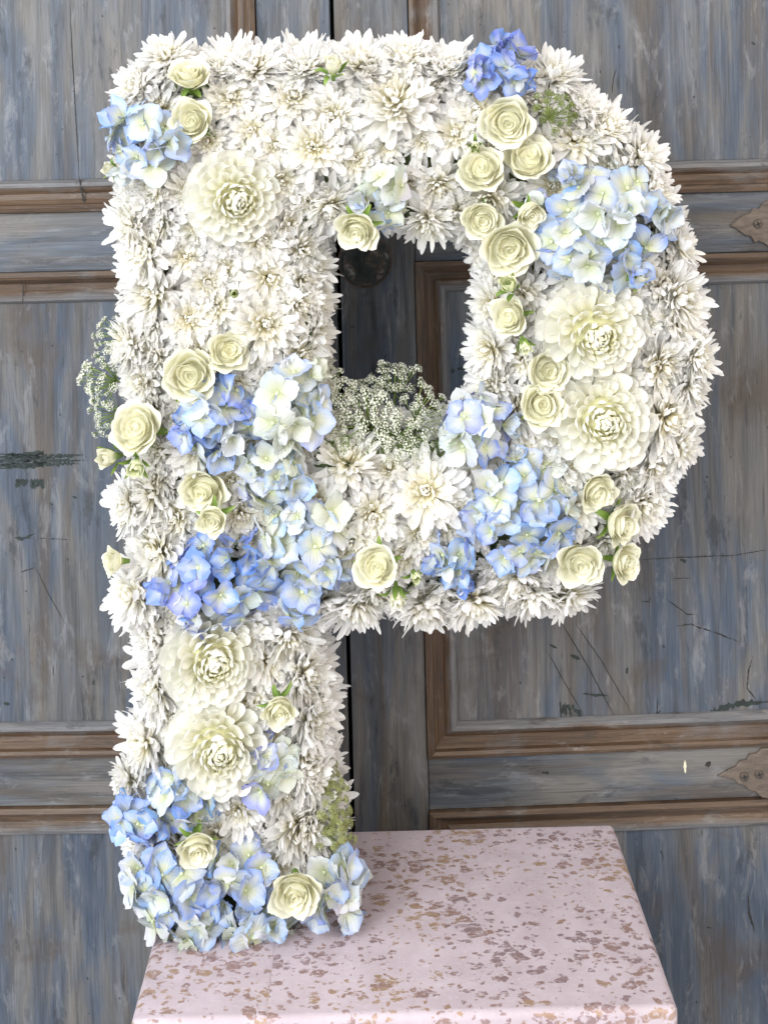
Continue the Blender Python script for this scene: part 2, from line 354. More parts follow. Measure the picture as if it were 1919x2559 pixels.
scratch(RL, [(1698, 1398), (1714, 1404)], 8, mat=CHIP); scratch(RL, [(1602, 1502), (1622, 1504), (1624, 1490)], 3.5, mat=CHIP)
scratch(RL, [(1662, 1496), (1690, 1515), (1716, 1536), (1740, 1535)], 2.0, 0.0003, 0.4); scratch(RL, [(1686, 1564), (1724, 1560), (1790, 1582), (1850, 1606)], 2.6, 0.0005, 0.5)
scratch(RL, [(1680, 1446), (1724, 1444)], 2); scratch(RL, [(1880, 1638), (1868, 1680), (1866, 1720), (1890, 1752)], 3.0, 0.0003, 0.3)
scratch(RL, [(1655, 1612), (1660, 1618)], 5, mat=CHIP); scratch(RL, [(1643, 1745), (1640, 1800)], 2.5); scratch(RL, [(1617, 1796), (1652, 1776)], 4, 0.0003, 0.4, CHIP)
scratch(RL, [(1540, 170), (1532, 195), (1528, 235)], 2.2); scratch(RL, [(1875, 105), (1886, 112)], 5, 0.0006, 0.5, CHIP)
scratch(RL, [(1130, 918), (1132, 934)], 9, 0.0003, 0.4, CHIP); scratch(RL, [(1142, 920), (1165, 922)], 7, 0.0006, 0.5, CHIP); scratch(RL, [(876, 816), (886, 817)], 3, depth=0.0, mat=CHIP)
scratch(RL, [(1868, 2230), (1870, 2280), (1885, 2330)], 4, 0.0003, 0.4); scratch(RL, [(1650, 2125), (1656, 2150)], 4, 0.0005, 0.4, CHIP)
scratch(RL, [(1711, 1899), (1710, 1915), (1712, 1932)], 6, 0.0002, 0.2, CHIPL, depth=RAIL, name='paint_drip')
scratch(RL, [(1352, 1930), (1372, 1932)], 6, 0.0004, 0.4, depth=RAIL); scratch(RL, [(1764, 1905), (1772, 1915)], 12, 0.0003, 0.3, depth=RAIL)
# round knob on the right door
def lathe(prof, n=40):
    V, F, U = [], [], []
    for i, (r, h) in enumerate(prof):
        for j in range(n): a = 2 * math.pi * j / n; V.append((r * math.cos(a), -h, r * math.sin(a))); U.append((j / n, i / len(prof)))
    for i in range(len(prof) - 1):
        for j in range(n): F.append((i * n + j, i * n + (j + 1) % n, (i + 1) * n + (j + 1) % n, (i + 1) * n + j))
    F.append(tuple((len(prof) - 1) * n + j for j in range(n))); return V, F, U
def rust_mat():
    t = NT('rusty_bronze'); c = t.add('ShaderNodeTexCoord').outputs['Object']; n = t.noise(c, 70, 6, 0.65, 0.4); n2 = t.noise(c, 240, 4, 0.6)
    b = t.ramp(n, [(0.34, (0.012, 0.014, 0.014)), (0.5, (0.03, 0.035, 0.034)), (0.56, (0.075, 0.05, 0.034)), (0.66, (0.20, 0.215, 0.215))])
    t.link(b, t.b.inputs['Base Color']); t.b.inputs['Roughness'].default_value = 0.62; t.b.inputs['Metallic'].default_value = 0.35; t.bump(t.math('ADD', n, n2), 0.5, 0.0015); return t.m
kx, kz = on_leaf(RL, 912, 652, 0.0)
V, F, U = lathe([(0.0275, 0.0), (0.0275, 0.003), (0.025, 0.005), (0.012, 0.006), (0.011, 0.014), (0.019, 0.018), (0.0225, 0.023), (0.0225, 0.027), (0.019, 0.0305), (0.010, 0.032), (0.002, 0.0322)])
RUST = rust_mat(); kb = obj('knob', mesh('knob', V, F, U), RUST, RL, Matrix.Translation((kx, 0, kz))); tag(kb, 'round dark bronze knob with rusty rim')
V, F, U = lathe([(0.0285, 0.0), (0.0285, 0.0022), (0.0265, 0.003), (0.0255, 0.001)])
obj('knob_ring', mesh('knob_ring', V, F, U), plain('rust_ring', (0.10, 0.05, 0.028), 0.7), kb)
# scalloped wooden hinge plates at the right edge, with cross head screws
PLATE = wood_mat('bare_plate', False, 9.0)
def bare(name, c):
    t = NT(name); co = t.add('ShaderNodeTexCoord').outputs['Object']; n = t.noise(co, 1, 5, 0.6, 0.3, sc=(60, 1, 200)); 
    t.link(t.ramp(n, [(0.3, tuple(x * 0.55 for x in c)), (0.7, tuple(x * 1.3 for x in c))]), t.b.inputs['Base Color']); t.b.inputs['Roughness'].default_value = 0.55; t.bump(n, 0.3, 0.001); return t.m
PLATE = bare('worn_brown_plate', (0.115, 0.088, 0.068)); STEEL = plain('old_screw', (0.10, 0.08, 0.065), 0.5, 0.5); SLOT = plain('screw_slot', (0.012, 0.01, 0.01), 0.8)
def plate(outline, screws):
    P = [on_leaf(RL, x, y, RAIL) for x, y in outline]; n = len(P); cx = sum(p[0] for p in P) / n; cz = sum(p[1] for p in P) / n
    V = [(p[0], RAIL, p[1]) for p in P] + [(p[0], RAIL - 0.0022, p[1]) for p in P] + [(cx + (p[0] - cx) * 0.94, RAIL - 0.003, cz + (p[1] - cz) * 0.94) for p in P]
    F = [(i, (i + 1) % n, n + (i + 1) % n, n + i) for i in range(n)] + [(n + i, n + (i + 1) % n, 2 * n + (i + 1) % n, 2 * n + i) for i in range(n)] + [tuple(range(2 * n, 3 * n))]
    pl = obj('hinge_plate', mesh('hinge_plate', V, F, None, False), PLATE, RL)
    for sx, sy in screws:
        x, z = on_leaf(RL, sx, sy, RAIL); v, f, u = lathe([(0.0048, 0.0), (0.0048, 0.0008), (0.004, 0.0014), (0.001, 0.0016)], 20)
        sc = MB(); sc.add(v, f); so = obj('screw', sc.mesh('screw'), STEEL, pl, Matrix.Translation((x, RAIL - 0.003, z)))
        for a in (0.3, 0.3 + math.pi / 2):
            c, s_ = math.cos(a), math.sin(a); q = MB(); L, w = 0.003, 0.00055
            q.v = [(c * L - s_ * w, -0.0019, s_ * L + c * w), (c * L + s_ * w, -0.0019, s_ * L - c * w), (-c * L + s_ * w, -0.0019, -s_ * L - c * w), (-c * L - s_ * w, -0.0019, -s_ * L + c * w)]
            q.f = [(0, 1, 2, 3)]; q.u = [(0, 0)] * 4
            sl = obj('screw_slot', q.mesh('screw_slot', False), SLOT, pl, Matrix.Translation((x, RAIL - 0.003, z)))
plate([(1822, 563), (1850, 540), (1868, 533), (1880, 520), (1892, 522), (1902, 508), (1918, 500), (1990, 500), (1990, 620), (1920, 617), (1905, 607), (1893, 602), (1882, 606), (1873, 590), (1858, 588), (1842, 575)], [(1890, 559)])
plate([(1790, 1937), (1820, 1920), (1838, 1912), (1846, 1899), (1862, 1897), (1870, 1882), (1888, 1880), (1900, 1868), (1990, 1862), (1990, 1990), (1920, 1994), (1900, 1990), (1885, 1975), (1868, 1972), (1858, 1960), (1842, 1957), (1830, 1945)], [(1856, 1937), (1893, 1931)])

# ------------------------------------------------------------------ pink paper-wrapped pedestal
def paper_mat(name, loc):
    t = NT(name); c = t.add('ShaderNodeTexCoord').outputs['Object']
    mp = t.add('ShaderNodeMapping'); mp.inputs['Location'].default_value = loc; t.link(c, mp.inputs[0]); c0 = mp.outputs[0]
    nz = t.add('ShaderNodeTexNoise', i_Scale=55, i_Detail=4); t.link(c0, nz.inputs['Vector'])
    w = t.add('ShaderNodeVectorMath', operation='MULTIPLY_ADD'); t.link(nz.outputs['Color'], w.inputs[0]); w.inputs[1].default_value = (0.018, 0.018, 0.018); t.link(c0, w.inputs[2])
    def flecks(scale, sc, lo, hi):
        m2 = t.add('ShaderNodeMapping'); m2.inputs['Scale'].default_value = sc; t.link(w.outputs[0], m2.inputs[0])
        v = t.add('ShaderNodeTexVoronoi', i_Scale=scale, i_Randomness=1.0); t.link(m2.outputs[0], v.inputs['Vector'])
        sep = t.add('ShaderNodeSeparateColor'); t.link(v.outputs['Color'], sep.inputs[0])
        thr = t.math('MULTIPLY', sep.outputs[0], hi - lo); d = t.math('SUBTRACT', t.math('ADD', thr, lo), v.outputs['Distance'])
        return d, sep.outputs[1]
    cl = t.noise(c0, 1, 3, 0.5, 0.6, sc=(13, 24, 13)); ragged = t.math('MULTIPLY', t.math('SUBTRACT', t.noise(c0, 380, 4, 0.7), 0.5), 0.55)
    d1, r1 = flecks(112, (0.55, 0.85, 1.0), -0.05, 0.56); d2, r2 = flecks(210, (0.6, 0.9, 1.0), 0.0, 0.52)
    d3, r3 = flecks(165, (0.5, 0.8, 1.0), -0.02, 0.54); d1 = t.math('MAXIMUM', d1, t.math('SUBTRACT', d3, 0.02))
    k = t.math('MULTIPLY', t.math('SUBTRACT', cl, 0.535), 0.8)
    f1 = t.ramp(t.math('ADD', t.math('ADD', d1, k), ragged), [(0.0, 0.0), (0.035, 1.0)]); f2 = t.ramp(t.math('ADD', t.math('ADD', d2, k), ragged), [(0.0, 0.0), (0.05, 0.85)])
    fib = t.noise(c0, 1, 5, 0.65, 0.7, sc=(150, 320, 120)); f = t.math('MULTIPLY', t.math('MAXIMUM', f1, f2), t.ramp(fib, [(0.50, 1.0), (0.60, 0.15)])); soft = t.noise(c0, 30, 4, 0.6)
    base = t.ramp(soft, [(0.3, (0.42, 0.35, 0.375)), (0.7, (0.505, 0.43, 0.465))])
    base = t.mix(t.ramp(fib, [(0.55, 0.0), (0.75, 0.5)]), base, (0.60, 0.53, 0.57))
    tint = t.noise(c0, 9, 2, 0.5, loc=(3, 1, 0))
    fc = t.ramp(t.math('ADD', t.math('MULTIPLY', tint, 0.8), t.math('MULTIPLY', r1, 0.2)), [(0.42, (0.23, 0.145, 0.145)), (0.52, (0.28, 0.16, 0.115)), (0.62, (0.36, 0.225, 0.10))])
    t.link(t.mix(t.math('MULTIPLY', f, 0.78), base, fc), t.b.inputs['Base Color'])
    t.link(t.math('MULTIPLY', f, 0.25), t.b.inputs['Metallic']); t.link(t.ramp(f, [(0, 0.62), (1, 0.38)]), t.b.inputs['Roughness'])
    t.b.inputs['Specular IOR Level'].default_value = 0.3
    wr = t.noise(c0, 7, 3, 0.5)
    t.bump(t.math('ADD', t.math('ADD', t.math('MULTIPLY', fib, 0.15), t.math('MULTIPLY', f, -0.08)), t.math('MULTIPLY', wr, 3.0)), 0.45, 0.002); return t.m
PAPER = paper_mat('speckled_pink_paper', (0.3, 0.2, 0)); PAPER2 = paper_mat('speckled_pink_paper_sheet', (1.7, 0.9, 0))
YB, YF = 0.182, -0.078
def on_table(px, py):
    d = (p2w(px, py, 0) - Vector((0, -1, CAMZ))); k = -CAMZ / d.z; return Vector((0, -1, CAMZ)) + d * k
bl, br = on_table(452, 2085), on_table(1531, 2056); fl, fr = on_table(335, 2545), on_table(1700, 2530)
XL, XR = (bl.x + fl.x) / 2, (br.x + fr.x) / 2
YB = br.y; YF = (fl.y + fr.y) / 2
ped = thing('pedestal', ((XL + XR) / 2, (YB + YF) / 2, -0.5)); tag(ped, 'pedestal wrapped in pale pink paper with bronze flecks, under the flower letter', 'pedestal')
def rounded_box(x0, x1, y0, y1, z0, z1, r, k=5, dens=10):
    """box with rounded top edges and corners, gently uneven top"""
    V, F, U = [], [], []
    def ring(inset, z, rc):
        out = []
        for cx, cy, a0 in ((x1 - rc, y0 + rc, -90), (x1 - rc, y1 - rc, 0), (x0 + rc, y1 - rc, 90), (x0 + rc, y0 + rc, 180)):
            for i in range(5):
                a = R(a0 + i * 22.5); rr = rc - inset; out.append((cx + rr * math.cos(a), cy + rr * math.sin(a), z))
        return out
    rings = [ring(0, z0, r), ring(0, (z0 + z1) / 2, r), ring(0, z1 - r, r)] + [ring(r * (1 - math.cos(R(90 * i / k))), z1 - r + r * math.sin(R(90 * i / k)), r * 1.001) for i in range(1, k + 1)]
    n = len(rings[0])
    for rg in rings: V += rg
    for i in range(len(rings) - 1):
        for j in range(n): F.append((i * n + j, i * n + (j + 1) % n, (i + 1) * n + (j + 1) % n, (i + 1) * n + j))
    F.append(tuple((len(rings) - 1) * n + j for j in range(n)))
    return V, F
c = ped.location
V, F = rounded_box(XL, XR, YF, YB, -0.5, 0.0, 0.006); V = [(x - c.x, y - c.y, z + 0.5) for x, y, z in V]
po = obj('paper_wrap', mesh('paper_wrap', V, F, None, True), PAPER, ped)
# overlapping second sheet on the left end: top, rounded fold and front drop
sA, sB = on_table(688, 2380), on_table(677, 2540)
V, F = rounded_box(XL - 0.0006, sB.x, YF - 0.0006, YB + 0.0004, -0.49, 0.0007, 0.006); V = [(x - c.x, y - c.y, z + 0.5) for x, y, z in V]
# keep only a shell: cut away the hidden end so the sheet is open
keep = [f for f in F]
obj('paper_overlap', mesh('paper_overlap', V, keep, None, True), PAPER2, ped)

# ------------------------------------------------------------------ floral foam letter P
OUTER = [(318,300),(322,235),(342,198),(385,165),(560,155),(800,150),(1000,150),(1200,160),(1335,185),(1462,240),(1568,328),(1645,440),(1698,570),(1730,700),(1746,850),(1742,980),(1718,1105),(1670,1228),(1596,1335),(1500,1422),(1380,1485),(1250,1525),(1100,1540),(950,1538),(785,1532),(758,1600),(764,1800),(780,2000),(800,2200),(815,2345),(388,2345),(378,2100),(365,1800),(352,1500),(340,1200),(326,800),(318,500)]
HOLE = [(772,640),(776,560),(830,545),(1000,545),(1130,550),(1200,585),(1240,660),(1256,780),(1254,900),(1234,1015),(1190,1098),(1130,1135),(980,1142),(850,1142),(785,1130),(775,1060),(772,850)]
def resample(poly, step):
    out = []; n = len(poly)
    for i in range(n):
        a, b = Vector(poly[i]), Vector(poly[(i + 1) % n]); L = (b - a).length; k = max(1, round(L / step))
        out += [a.lerp(b, j / k) for j in range(k)]
    return out
def inside(poly, p):
    c = False; n = len(poly); x, y = p
    for i in range(n):
        x1, y1 = poly[i]; x2, y2 = poly[(i + 1) % n]
        if (y1 > y) != (y2 > y) and x < (x2 - x1) * (y - y1) / (y2 - y1) + x1: c = not c
    return c
def edge_info(p):
    """distance (px) to the nearest foam edge and the outward direction there"""
    best = (1e9, None); p = Vector(p)
    for poly in (OUTER, HOLE):
        n = len(poly)
        for i in range(n):
            a, b = Vector(poly[i]), Vector(poly[(i + 1) % n]); d = b - a; t = max(0, min(1, (p - a).dot(d) / d.length_squared)); q = a + d * t
            L = (p - q).length
            if L < best[0]: best = (L, (q - p).normalized() if L > 1e-6 else Vector((0, 0)))
    return best
in_p = lambda p: inside(OUTER, p) and not inside(HOLE, p)
FY0, FY1 = 0.044, 0.135
def foam():
    import bmesh
    bm = bmesh.new(); 
    def loop(poly): return [bm.verts.new(p2w(x, y, 0)) for x, y in poly]
    vs = []
    for poly in (OUTER, HOLE):
        l = loop([tuple(p) for p in resample(poly, 40)]); vs.append(l)
        for i in range(len(l)): bm.edges.new((l[i], l[(i + 1) % len(l)]))
    bmesh.ops.triangle_fill(bm, use_beauty=True, use_dissolve=False, edges=bm.edges[:])
    for v in bm.verts: v.co.y = FY0; v.co.z = max(v.co.z, 0.002)
    r = bmesh.ops.extrude_face_region(bm, geom=bm.faces[:])
    for e in r['geom']:
        if isinstance(e, bmesh.types.BMVert): e.co.y = FY1
    bmesh.ops.recalc_face_normals(bm, faces=bm.faces[:])
    m = bpy.data.meshes.new('foam_letter'); bm.to_mesh(m); bm.free(); return m
tag(obj('foam_letter', foam(), FOAM), 'dark green floral foam letter P behind the flowers', 'foam letter')

# ------------------------------------------------------------------ flower parts (mesh data shared by all copies)
rp = random.Random(21)
def lin(a, b, t): return a + (b - a) * t
def petal_mesh(name, width, pointed, cup, bend, curl, base=0.35, ns=4, nt=8, wav=0.0, twist=0.0, seed=0, wide_at=0.62, notch=0.0):
    """long petal, length 1 along +Y, inner face +Z"""
    def f(s, t):
        t = 0.35 * t + 0.65 * math.sin(t * math.pi / 2)
        a = t / wide_at if t < wide_at else 1.0; up = base + (1 - base) * math.sin(a * math.pi / 2) ** 1.2
        if t > wide_at:
            q = (t - wide_at) / (1 - wide_at); up = max(0.0, 1 - q ** pointed) ** (0.62)
        w = width * 0.5 * up
        ang = bend * t + curl * t ** 3
        # centre line integrated roughly
        y = 0; z = 0; n = 8
        for i in range(n):
            tt = t * (i + 0.5) / n; a2 = bend * tt * 2 + curl * 3 * tt ** 3; y += math.cos(a2) * t / n; z += math.sin(a2) * t / n
        x = s * w
        z += cup * width * (s * s) * (0.25 + 0.75 * math.sin(math.pi * min(1, t * 1.05))) 
        z += wav * width * math.sin(5 * t * 2 + s * 3 + seed) * abs(s)
        z += twist * x * t
        z -= 0.06 * width * math.cos(s * math.pi * 2.2) * (1 - t) * 0.8
        y -= notch * (s * s) * t * 0.12
        return (x, y, z)
    return grid(name, f, ns, nt)
MP = [petal_mesh('mum_petal', rp.uniform(0.19, 0.25), rp.uniform(2.4, 3.6), rp.uniform(0.12, 0.34), rp.uniform(-0.12, 0.14), rp.uniform(0.0, 0.40), 0.45, 4, 8, 0.03, rp.uniform(-0.3, 0.3), i, 0.68) for i in range(8)]
MPD = [petal_mesh('mum_petal_loose', rp.uniform(0.17, 0.23), rp.uniform(2.0, 3.0), rp.uniform(0.10, 0.36), rp.uniform(-0.22, 0.10), rp.uniform(-0.25, 0.35), 0.45, 4, 8, 0.04, rp.uniform(-0.5, 0.5), i, 0.64) for i in range(10)]
def lift(th, ph):
    d = Vector((math.sin(th) * math.cos(ph), math.sin(th) * math.sin(ph), math.cos(th))); n = Vector((-math.cos(th) * math.cos(ph), -math.cos(th) * math.sin(ph), math.sin(th)))
    x = d.cross(n); return Matrix((x, d, n)).transposed(), d
GA = math.pi * (3 - math.sqrt(5))
def radial_center(name, N, th0, th1, l0, l1, rb, meshes, wsc=1.0, jit=0.08, seed=0, z0=0.0, core=0.0):
    rr = random.Random(seed); mb = MB()
    for i in range(N):
        f = (i + 0.5) / N; th = lin(th0, th1, f ** 0.6) + rr.uniform(-jit, jit); ph = i * GA + rr.uniform(-jit, jit)
        Rm, d = lift(th, ph); L = lin(l0, l1, f) * rr.uniform(0.9, 1.1)
        src = rr.choice(meshes); M = Matrix.Translation(d * rb + Vector((0, 0, z0))) @ Rm.to_4x4() @ Matrix.Diagonal((L * wsc, L, L, 1))
        mb.add([v.co for v in src.vertices], [tuple(p.vertices) for p in src.polygons], M, [((k % 5) / 4, (k // 5) / 8) for k in range(len(src.vertices))] if len(src.vertices) == 45 else None)
    if core:
        V, F = [], []
        for a in range(9):
            for b in range(16):
                th, ph = R(a * 14), b * math.pi / 8; V.append((core * math.sin(th) * math.cos(ph), core * math.sin(th) * math.sin(ph), core * math.cos(th)))
        F = [(a * 16 + b, a * 16 + (b + 1) % 16, (a + 1) * 16 + (b + 1) % 16, (a + 1) * 16 + b) for a in range(8) for b in range(16)]
        mb.add(V, F, None, [(0.5, 0.15)] * len(V))
    return mb.mesh(name)
INC = [petal_mesh('mum_incurved', 0.40, 2.8, 0.35, 0.15, 0.45, 0.55, 4, 8, 0.0, 0.0, i) for i in range(3)]
ARCH = [petal_mesh('mum_arched', rp.uniform(0.26, 0.34), 2.8, rp.uniform(0.12, 0.30), rp.uniform(-0.40, -0.12), rp.uniform(0.1, 0.6), 0.5, 4, 8, 0.02, rp.uniform(-0.3, 0.3), i, 0.68) for i in range(5)]
def mum_center(seed):
    """tight heart florets and the inner ranks of petals, growing longer outward"""
    rr = random.Random(seed); mb = MB(); N = rr.choice((72, 84, 92)); p0 = rr.uniform(0.50, 0.68); grow = rr.uniform(0.52, 0.70); asym = rr.uniform(0, 0.25); aph = rr.uniform(0, 6.28)
    for i in range(N):
        f = (i + 0.5) / N; th = lin(R(3), R(74), f ** p0) + rr.uniform(-0.10, 0.10); ph = i * GA + rr.uniform(-0.18, 0.18)
        th += asym * math.cos(ph - aph) * f
        Rm, d = lift(max(0.02, th), ph); L = (0.15 + grow * f ** 1.15) * rr.uniform(0.82, 1.14)
        src = rr.choice(INC if f < 0.28 else (ARCH if f < 0.7 else MP)); pt = Matrix.Rotation(rr.uniform(-0.16, 0.12), 3, 'X') @ Matrix.Rotation(rr.uniform(-0.35, 0.35), 3, 'Y')
        M = Matrix.Translation(d * 0.15 + Vector((0, 0, lin(0.16, 0.02, f)))) @ (Rm @ pt).to_4x4() @ Matrix.Diagonal((L * lin(0.9, 1.05, f), L, L, 1))
        v0 = 0.35 * max(0.0, 1 - f / 0.45)
        mb.add([v.co for v in src.vertices], [tuple(p.vertices) for p in src.polygons], M, [((k % 5) / 4, max(0.0, (k // 5) / 8 * (1 - v0 * 0.7))) for k in range(45)])
    for i in range(46):      # fine long petals filling in behind the outer rays
        f = (i + 0.5) / 46; th = lin(R(50), R(100), f) + rr.uniform(-0.14, 0.14); ph = i * GA + rr.uniform(-0.25, 0.25)
        Rm, d = lift(th, ph); L = rr.uniform(0.62, 0.95); src = rr.choice(MPD); pt = Matrix.Rotation(rr.uniform(-0.16, 0.16), 3, 'X') @ Matrix.Rotation(rr.gauss(0, 0.25), 3, 'Y')
        M = Matrix.Translation(d * 0.10 + Vector((0, 0, lin(0.03, -0.10, f)))) @ (Rm @ pt).to_4x4() @ Matrix.Diagonal((L, L, L, 1))
        mb.add([v.co for v in src.vertices], [tuple(p.vertices) for p in src.polygons], M, [((k % 5) / 4, 0.15 + 0.85 * (k // 5) / 8) for k in range(45)])
    return mb.mesh('inner_petals')
MC = [mum_center(100 + i) for i in range(12)]

def make_mum(loc, axis, r, rr, loose=False, spin=None):
    """one chrysanthemum head: outer ray petals are separate objects, the tight inner petals one part"""
    t = thing('chrysanthemum', loc, axis, rr.uniform(0, 6.28), r)
    hz = rr.uniform(0.85, 1.15)
    me = rr.choice(MC); obj('inner_petals', me, MUMC, t, Matrix.Rotation(rr.uniform(0, 6.28), 4, 'Z') @ Matrix.Diagonal((rr.uniform(0.85, 1.08), rr.uniform(0.85, 1.08), hz * (1.1 if loose else 1.0), 1)))
    N = 44; age = rr.uniform(-0.10, 0.12); lopa, lop = rr.uniform(0, 6.28), rr.uniform(0, 0.22)
    for i in range(N):
        f = (i + 0.5) / N; th = lin(R(46 if loose else 58), R(102), f ** 0.85) + rr.uniform(-0.15, 0.15) + age; ph = i * GA + rr.uniform(-0.22, 0.22)
        th += lop * math.cos(ph - lopa)
        Rm, d = lift(th, ph); L = lin(0.84, 1.04, f ** 0.7) * rr.uniform(0.78, 1.12)
        tw = Matrix.Rotation(rr.gauss(0, 0.22), 3, 'Y') ; pt = Matrix.Rotation(rr.uniform(-0.14, 0.16), 3, 'X') @ Matrix.Rotation(rr.gauss(0, 0.12), 3, 'Z')
        M = Matrix.Translation(d * 0.10 + Vector((0, 0, lin(0.04, -0.08, f)))) @ (Rm @ pt @ tw).to_4x4() @ Matrix.Diagonal((L * rr.uniform(0.85, 1.12), L, L, 1))
        obj('petal', rr.choice(MP if (f < 0.5 and not loose) else MPD + MP[:3]), MUM, t, M)
    return t

DP = [petal_mesh('dahlia_petal', rp.uniform(0.64, 0.78), rp.uniform(2.4, 3.4), rp.uniform(0.26, 0.48), rp.uniform(0.10, 0.22), rp.uniform(0.05, 0.3), 0.5, 4, 8, 0.015, 0, i, 0.66) for i in range(5)]
DPI = [petal_mesh('dahlia_inner', 0.62, 2.3, 0.75, 0.25, 0.5, 0.55, 4, 8, 0.0, 0, i, 0.62) for i in range(3)]
DC = [radial_center('dahlia_center', 44, R(2), R(34), 0.14, 0.27, 0.47, DPI, 0.85, 0.07, 40 + i, -0.02, 0.48) for i in range(3)]
def make_dahlia(loc, axis, r, rr, N=122, offs=(0, 0)):
    t = thing('dahlia', loc, axis, rr.uniform(0, 6.28), r)
    obj('inner_petals', rr.choice(DC), DAHLC, t, Matrix.Rotation(rr.uniform(0, 6), 4, 'Z'))
    lopa, lop = rr.uniform(0, 6.28), rr.uniform(0.05, 0.18); pw = rr.uniform(0.64, 0.76); open_ = rr.uniform(-0.08, 0.1)
    for i in range(N):
        f = (i + 0.5) / N; th = lin(R(15), R(114), f ** pw) + rr.uniform(-0.05, 0.05); ph = i * GA + rr.uniform(-0.09, 0.09)
        th += lop * math.cos(ph - lopa) * (1 - f)
        Rm, d = lift(th, ph); L = lin(0.21, 0.53, min(1, f * 1.7)) * rr.uniform(0.88, 1.10)
        tilt = Matrix.Rotation(lin(0.30, -0.30, f) + open_ + rr.uniform(-0.12, 0.12), 3, 'X') @ Matrix.Rotation(rr.gauss(0, 0.08), 3, 'Y')
        b = d * lin(0.46, 0.54, f)
        M = Matrix.Translation(b) @ (Rm @ tilt).to_4x4() @ Matrix.Diagonal((L * rr.uniform(0.88, 1.10), L, L, 1))
        obj('petal', rr.choice(DP), DAHL, t, M)
    return t

# roses
def rose_petal(name, rad, H, span, curl, tip, seed, close=0.0):
    rr = random.Random(seed); a1, a2 = rr.uniform(0, 6), rr.uniform(0, 6)
    def f(s, t):
        top = 1 - 0.42 * abs(s) ** 2.6 + tip * math.exp(-((s - 0.2 * math.sin(a2)) / 0.22) ** 2) * 0.07 + 0.05 * math.sin(4 * s + a1) + 0.025 * math.sin(9 * s + a2)
        tt = t * top; wd = 0.45 + 0.55 * min(1, t * 1.7) 
        an = s * span * wd
        pr = 0.22 + 0.78 * math.sin(min(1, tt * 1.25) * math.pi / 2) ** 0.8
        rd = rad * pr * (1 - close * max(0, tt - 0.35) ** 1.3)
        q = max(0, (tt - 0.62) / 0.38); rd += curl * (q ** 1.8) * (0.7 + 0.5 * abs(s))
        z = H * tt - curl * 0.75 * max(0, q - 0.45) ** 1.6
        rd += (0.045 * math.sin(4 * s + a2) + 0.02 * math.sin(9 * s + a1)) * t * t
        return (rd * math.sin(an), -rd * math.cos(an), z)
    return grid(name, f, 10, 10)
def rose_spiral(turns, r1, H, seed):
    """heart of the rose: irregular furled petals over a shallow filled cone"""
    rr = random.Random(seed); V, F, U = [], [], []; n = int(turns * 24); m = 6; ex = rr.uniform(-0.05, 0.05); p1, p2 = rr.uniform(0, 6), rr.uniform(0, 6)
    for i in range(n + 1):
        a = i / n; an = a * turns * 2 * math.pi; r = 0.012 + r1 * a ** 0.8
        wob = 1 + 0.12 * math.sin(an * 1.37 + p1) + 0.08 * math.sin(an * 2.9 + p2)
        hh = H * (1 - 0.10 * a * a + 0.045 * math.sin(an * 1.1 + p2))
        for j in range(m + 1):
            t = j / m; rd = r * wob * (0.80 + 0.20 * math.sin(t * math.pi * 0.62)) + 0.030 * max(0, t - 0.75) * 4 * (0.5 + a)
            V.append((rd * math.cos(an) + ex * a, rd * math.sin(an), 0.62 + (hh - 0.62) * t)); U.append((a, 0.45 + 0.55 * t))
    for i in range(n):
        for j in range(m): b = i * (m + 1) + j; F.append((b, b + 1, b + m + 2, b + m + 1))
    for rad, z0, z1 in ((0.40, 0.80, 0.66), (0.62, 0.66, 0.40)):
        b = len(V); V.append((0, 0, z0)); U.append((0.5, 0.55))
        for j in range(20): V.append((rad * math.cos(j * math.pi / 10), rad * math.sin(j * math.pi / 10), z1)); U.append((0.5, 0.45))
        F += [(b, b + 1 + j, b + 1 + (j + 1) % 20) for j in range(20)]
    return mesh('rose_heart', V, F, U)
RC = [rose_spiral(tn, r1, 1.04, i) for i, (tn, r1) in enumerate(((2.3, 0.34), (2.8, 0.36), (1.8, 0.30), (2.5, 0.32)))]
RW = [[rose_petal('rose_petal', 0.44, 1.06, R(80), 0.06, 0.3, 10 + i) for i in range(4)],
      [rose_petal('rose_petal', 0.56, 1.05, R(72), 0.12, 0.5, 20 + i) for i in range(4)],
      [rose_petal('rose_petal', 0.68, 1.00, R(64), 0.17, 0.9, 30 + i) for i in range(4)],
      [rose_petal('rose_petal', 0.79, 0.90, R(58), 0.24, 1.6, 40 + i) for i in range(4)]]
BW = [[rose_petal('bud_petal', 0.40, 1.45, R(85), -0.02, 0.3, 50 + i, 0.55) for i in range(2)],
      [rose_petal('bud_petal', 0.52, 1.50, R(75), 0.02, 0.3, 60 + i, 0.40) for i in range(2)],
      [rose_petal('bud_petal', 0.62, 1.35, R(60), 0.18, 0.8, 70 + i, 0.15) for i in range(2)]]
SEP = [petal_mesh('sepal', 0.36, 1.3, 0.35, b, c, 0.8, 4, 8, 0.04, 0, 0, 0.3) for b, c in ((0.15, -0.2), (-0.3, -0.6), (0.4, -0.1))]
_h = MB(); _h.tube([(0, 0, -0.55), (0, 0, -0.12), (0, 0, 0.0), (0, 0, 0.12)], 0.14, 0.30, 10); HIP = _h.mesh('calyx')
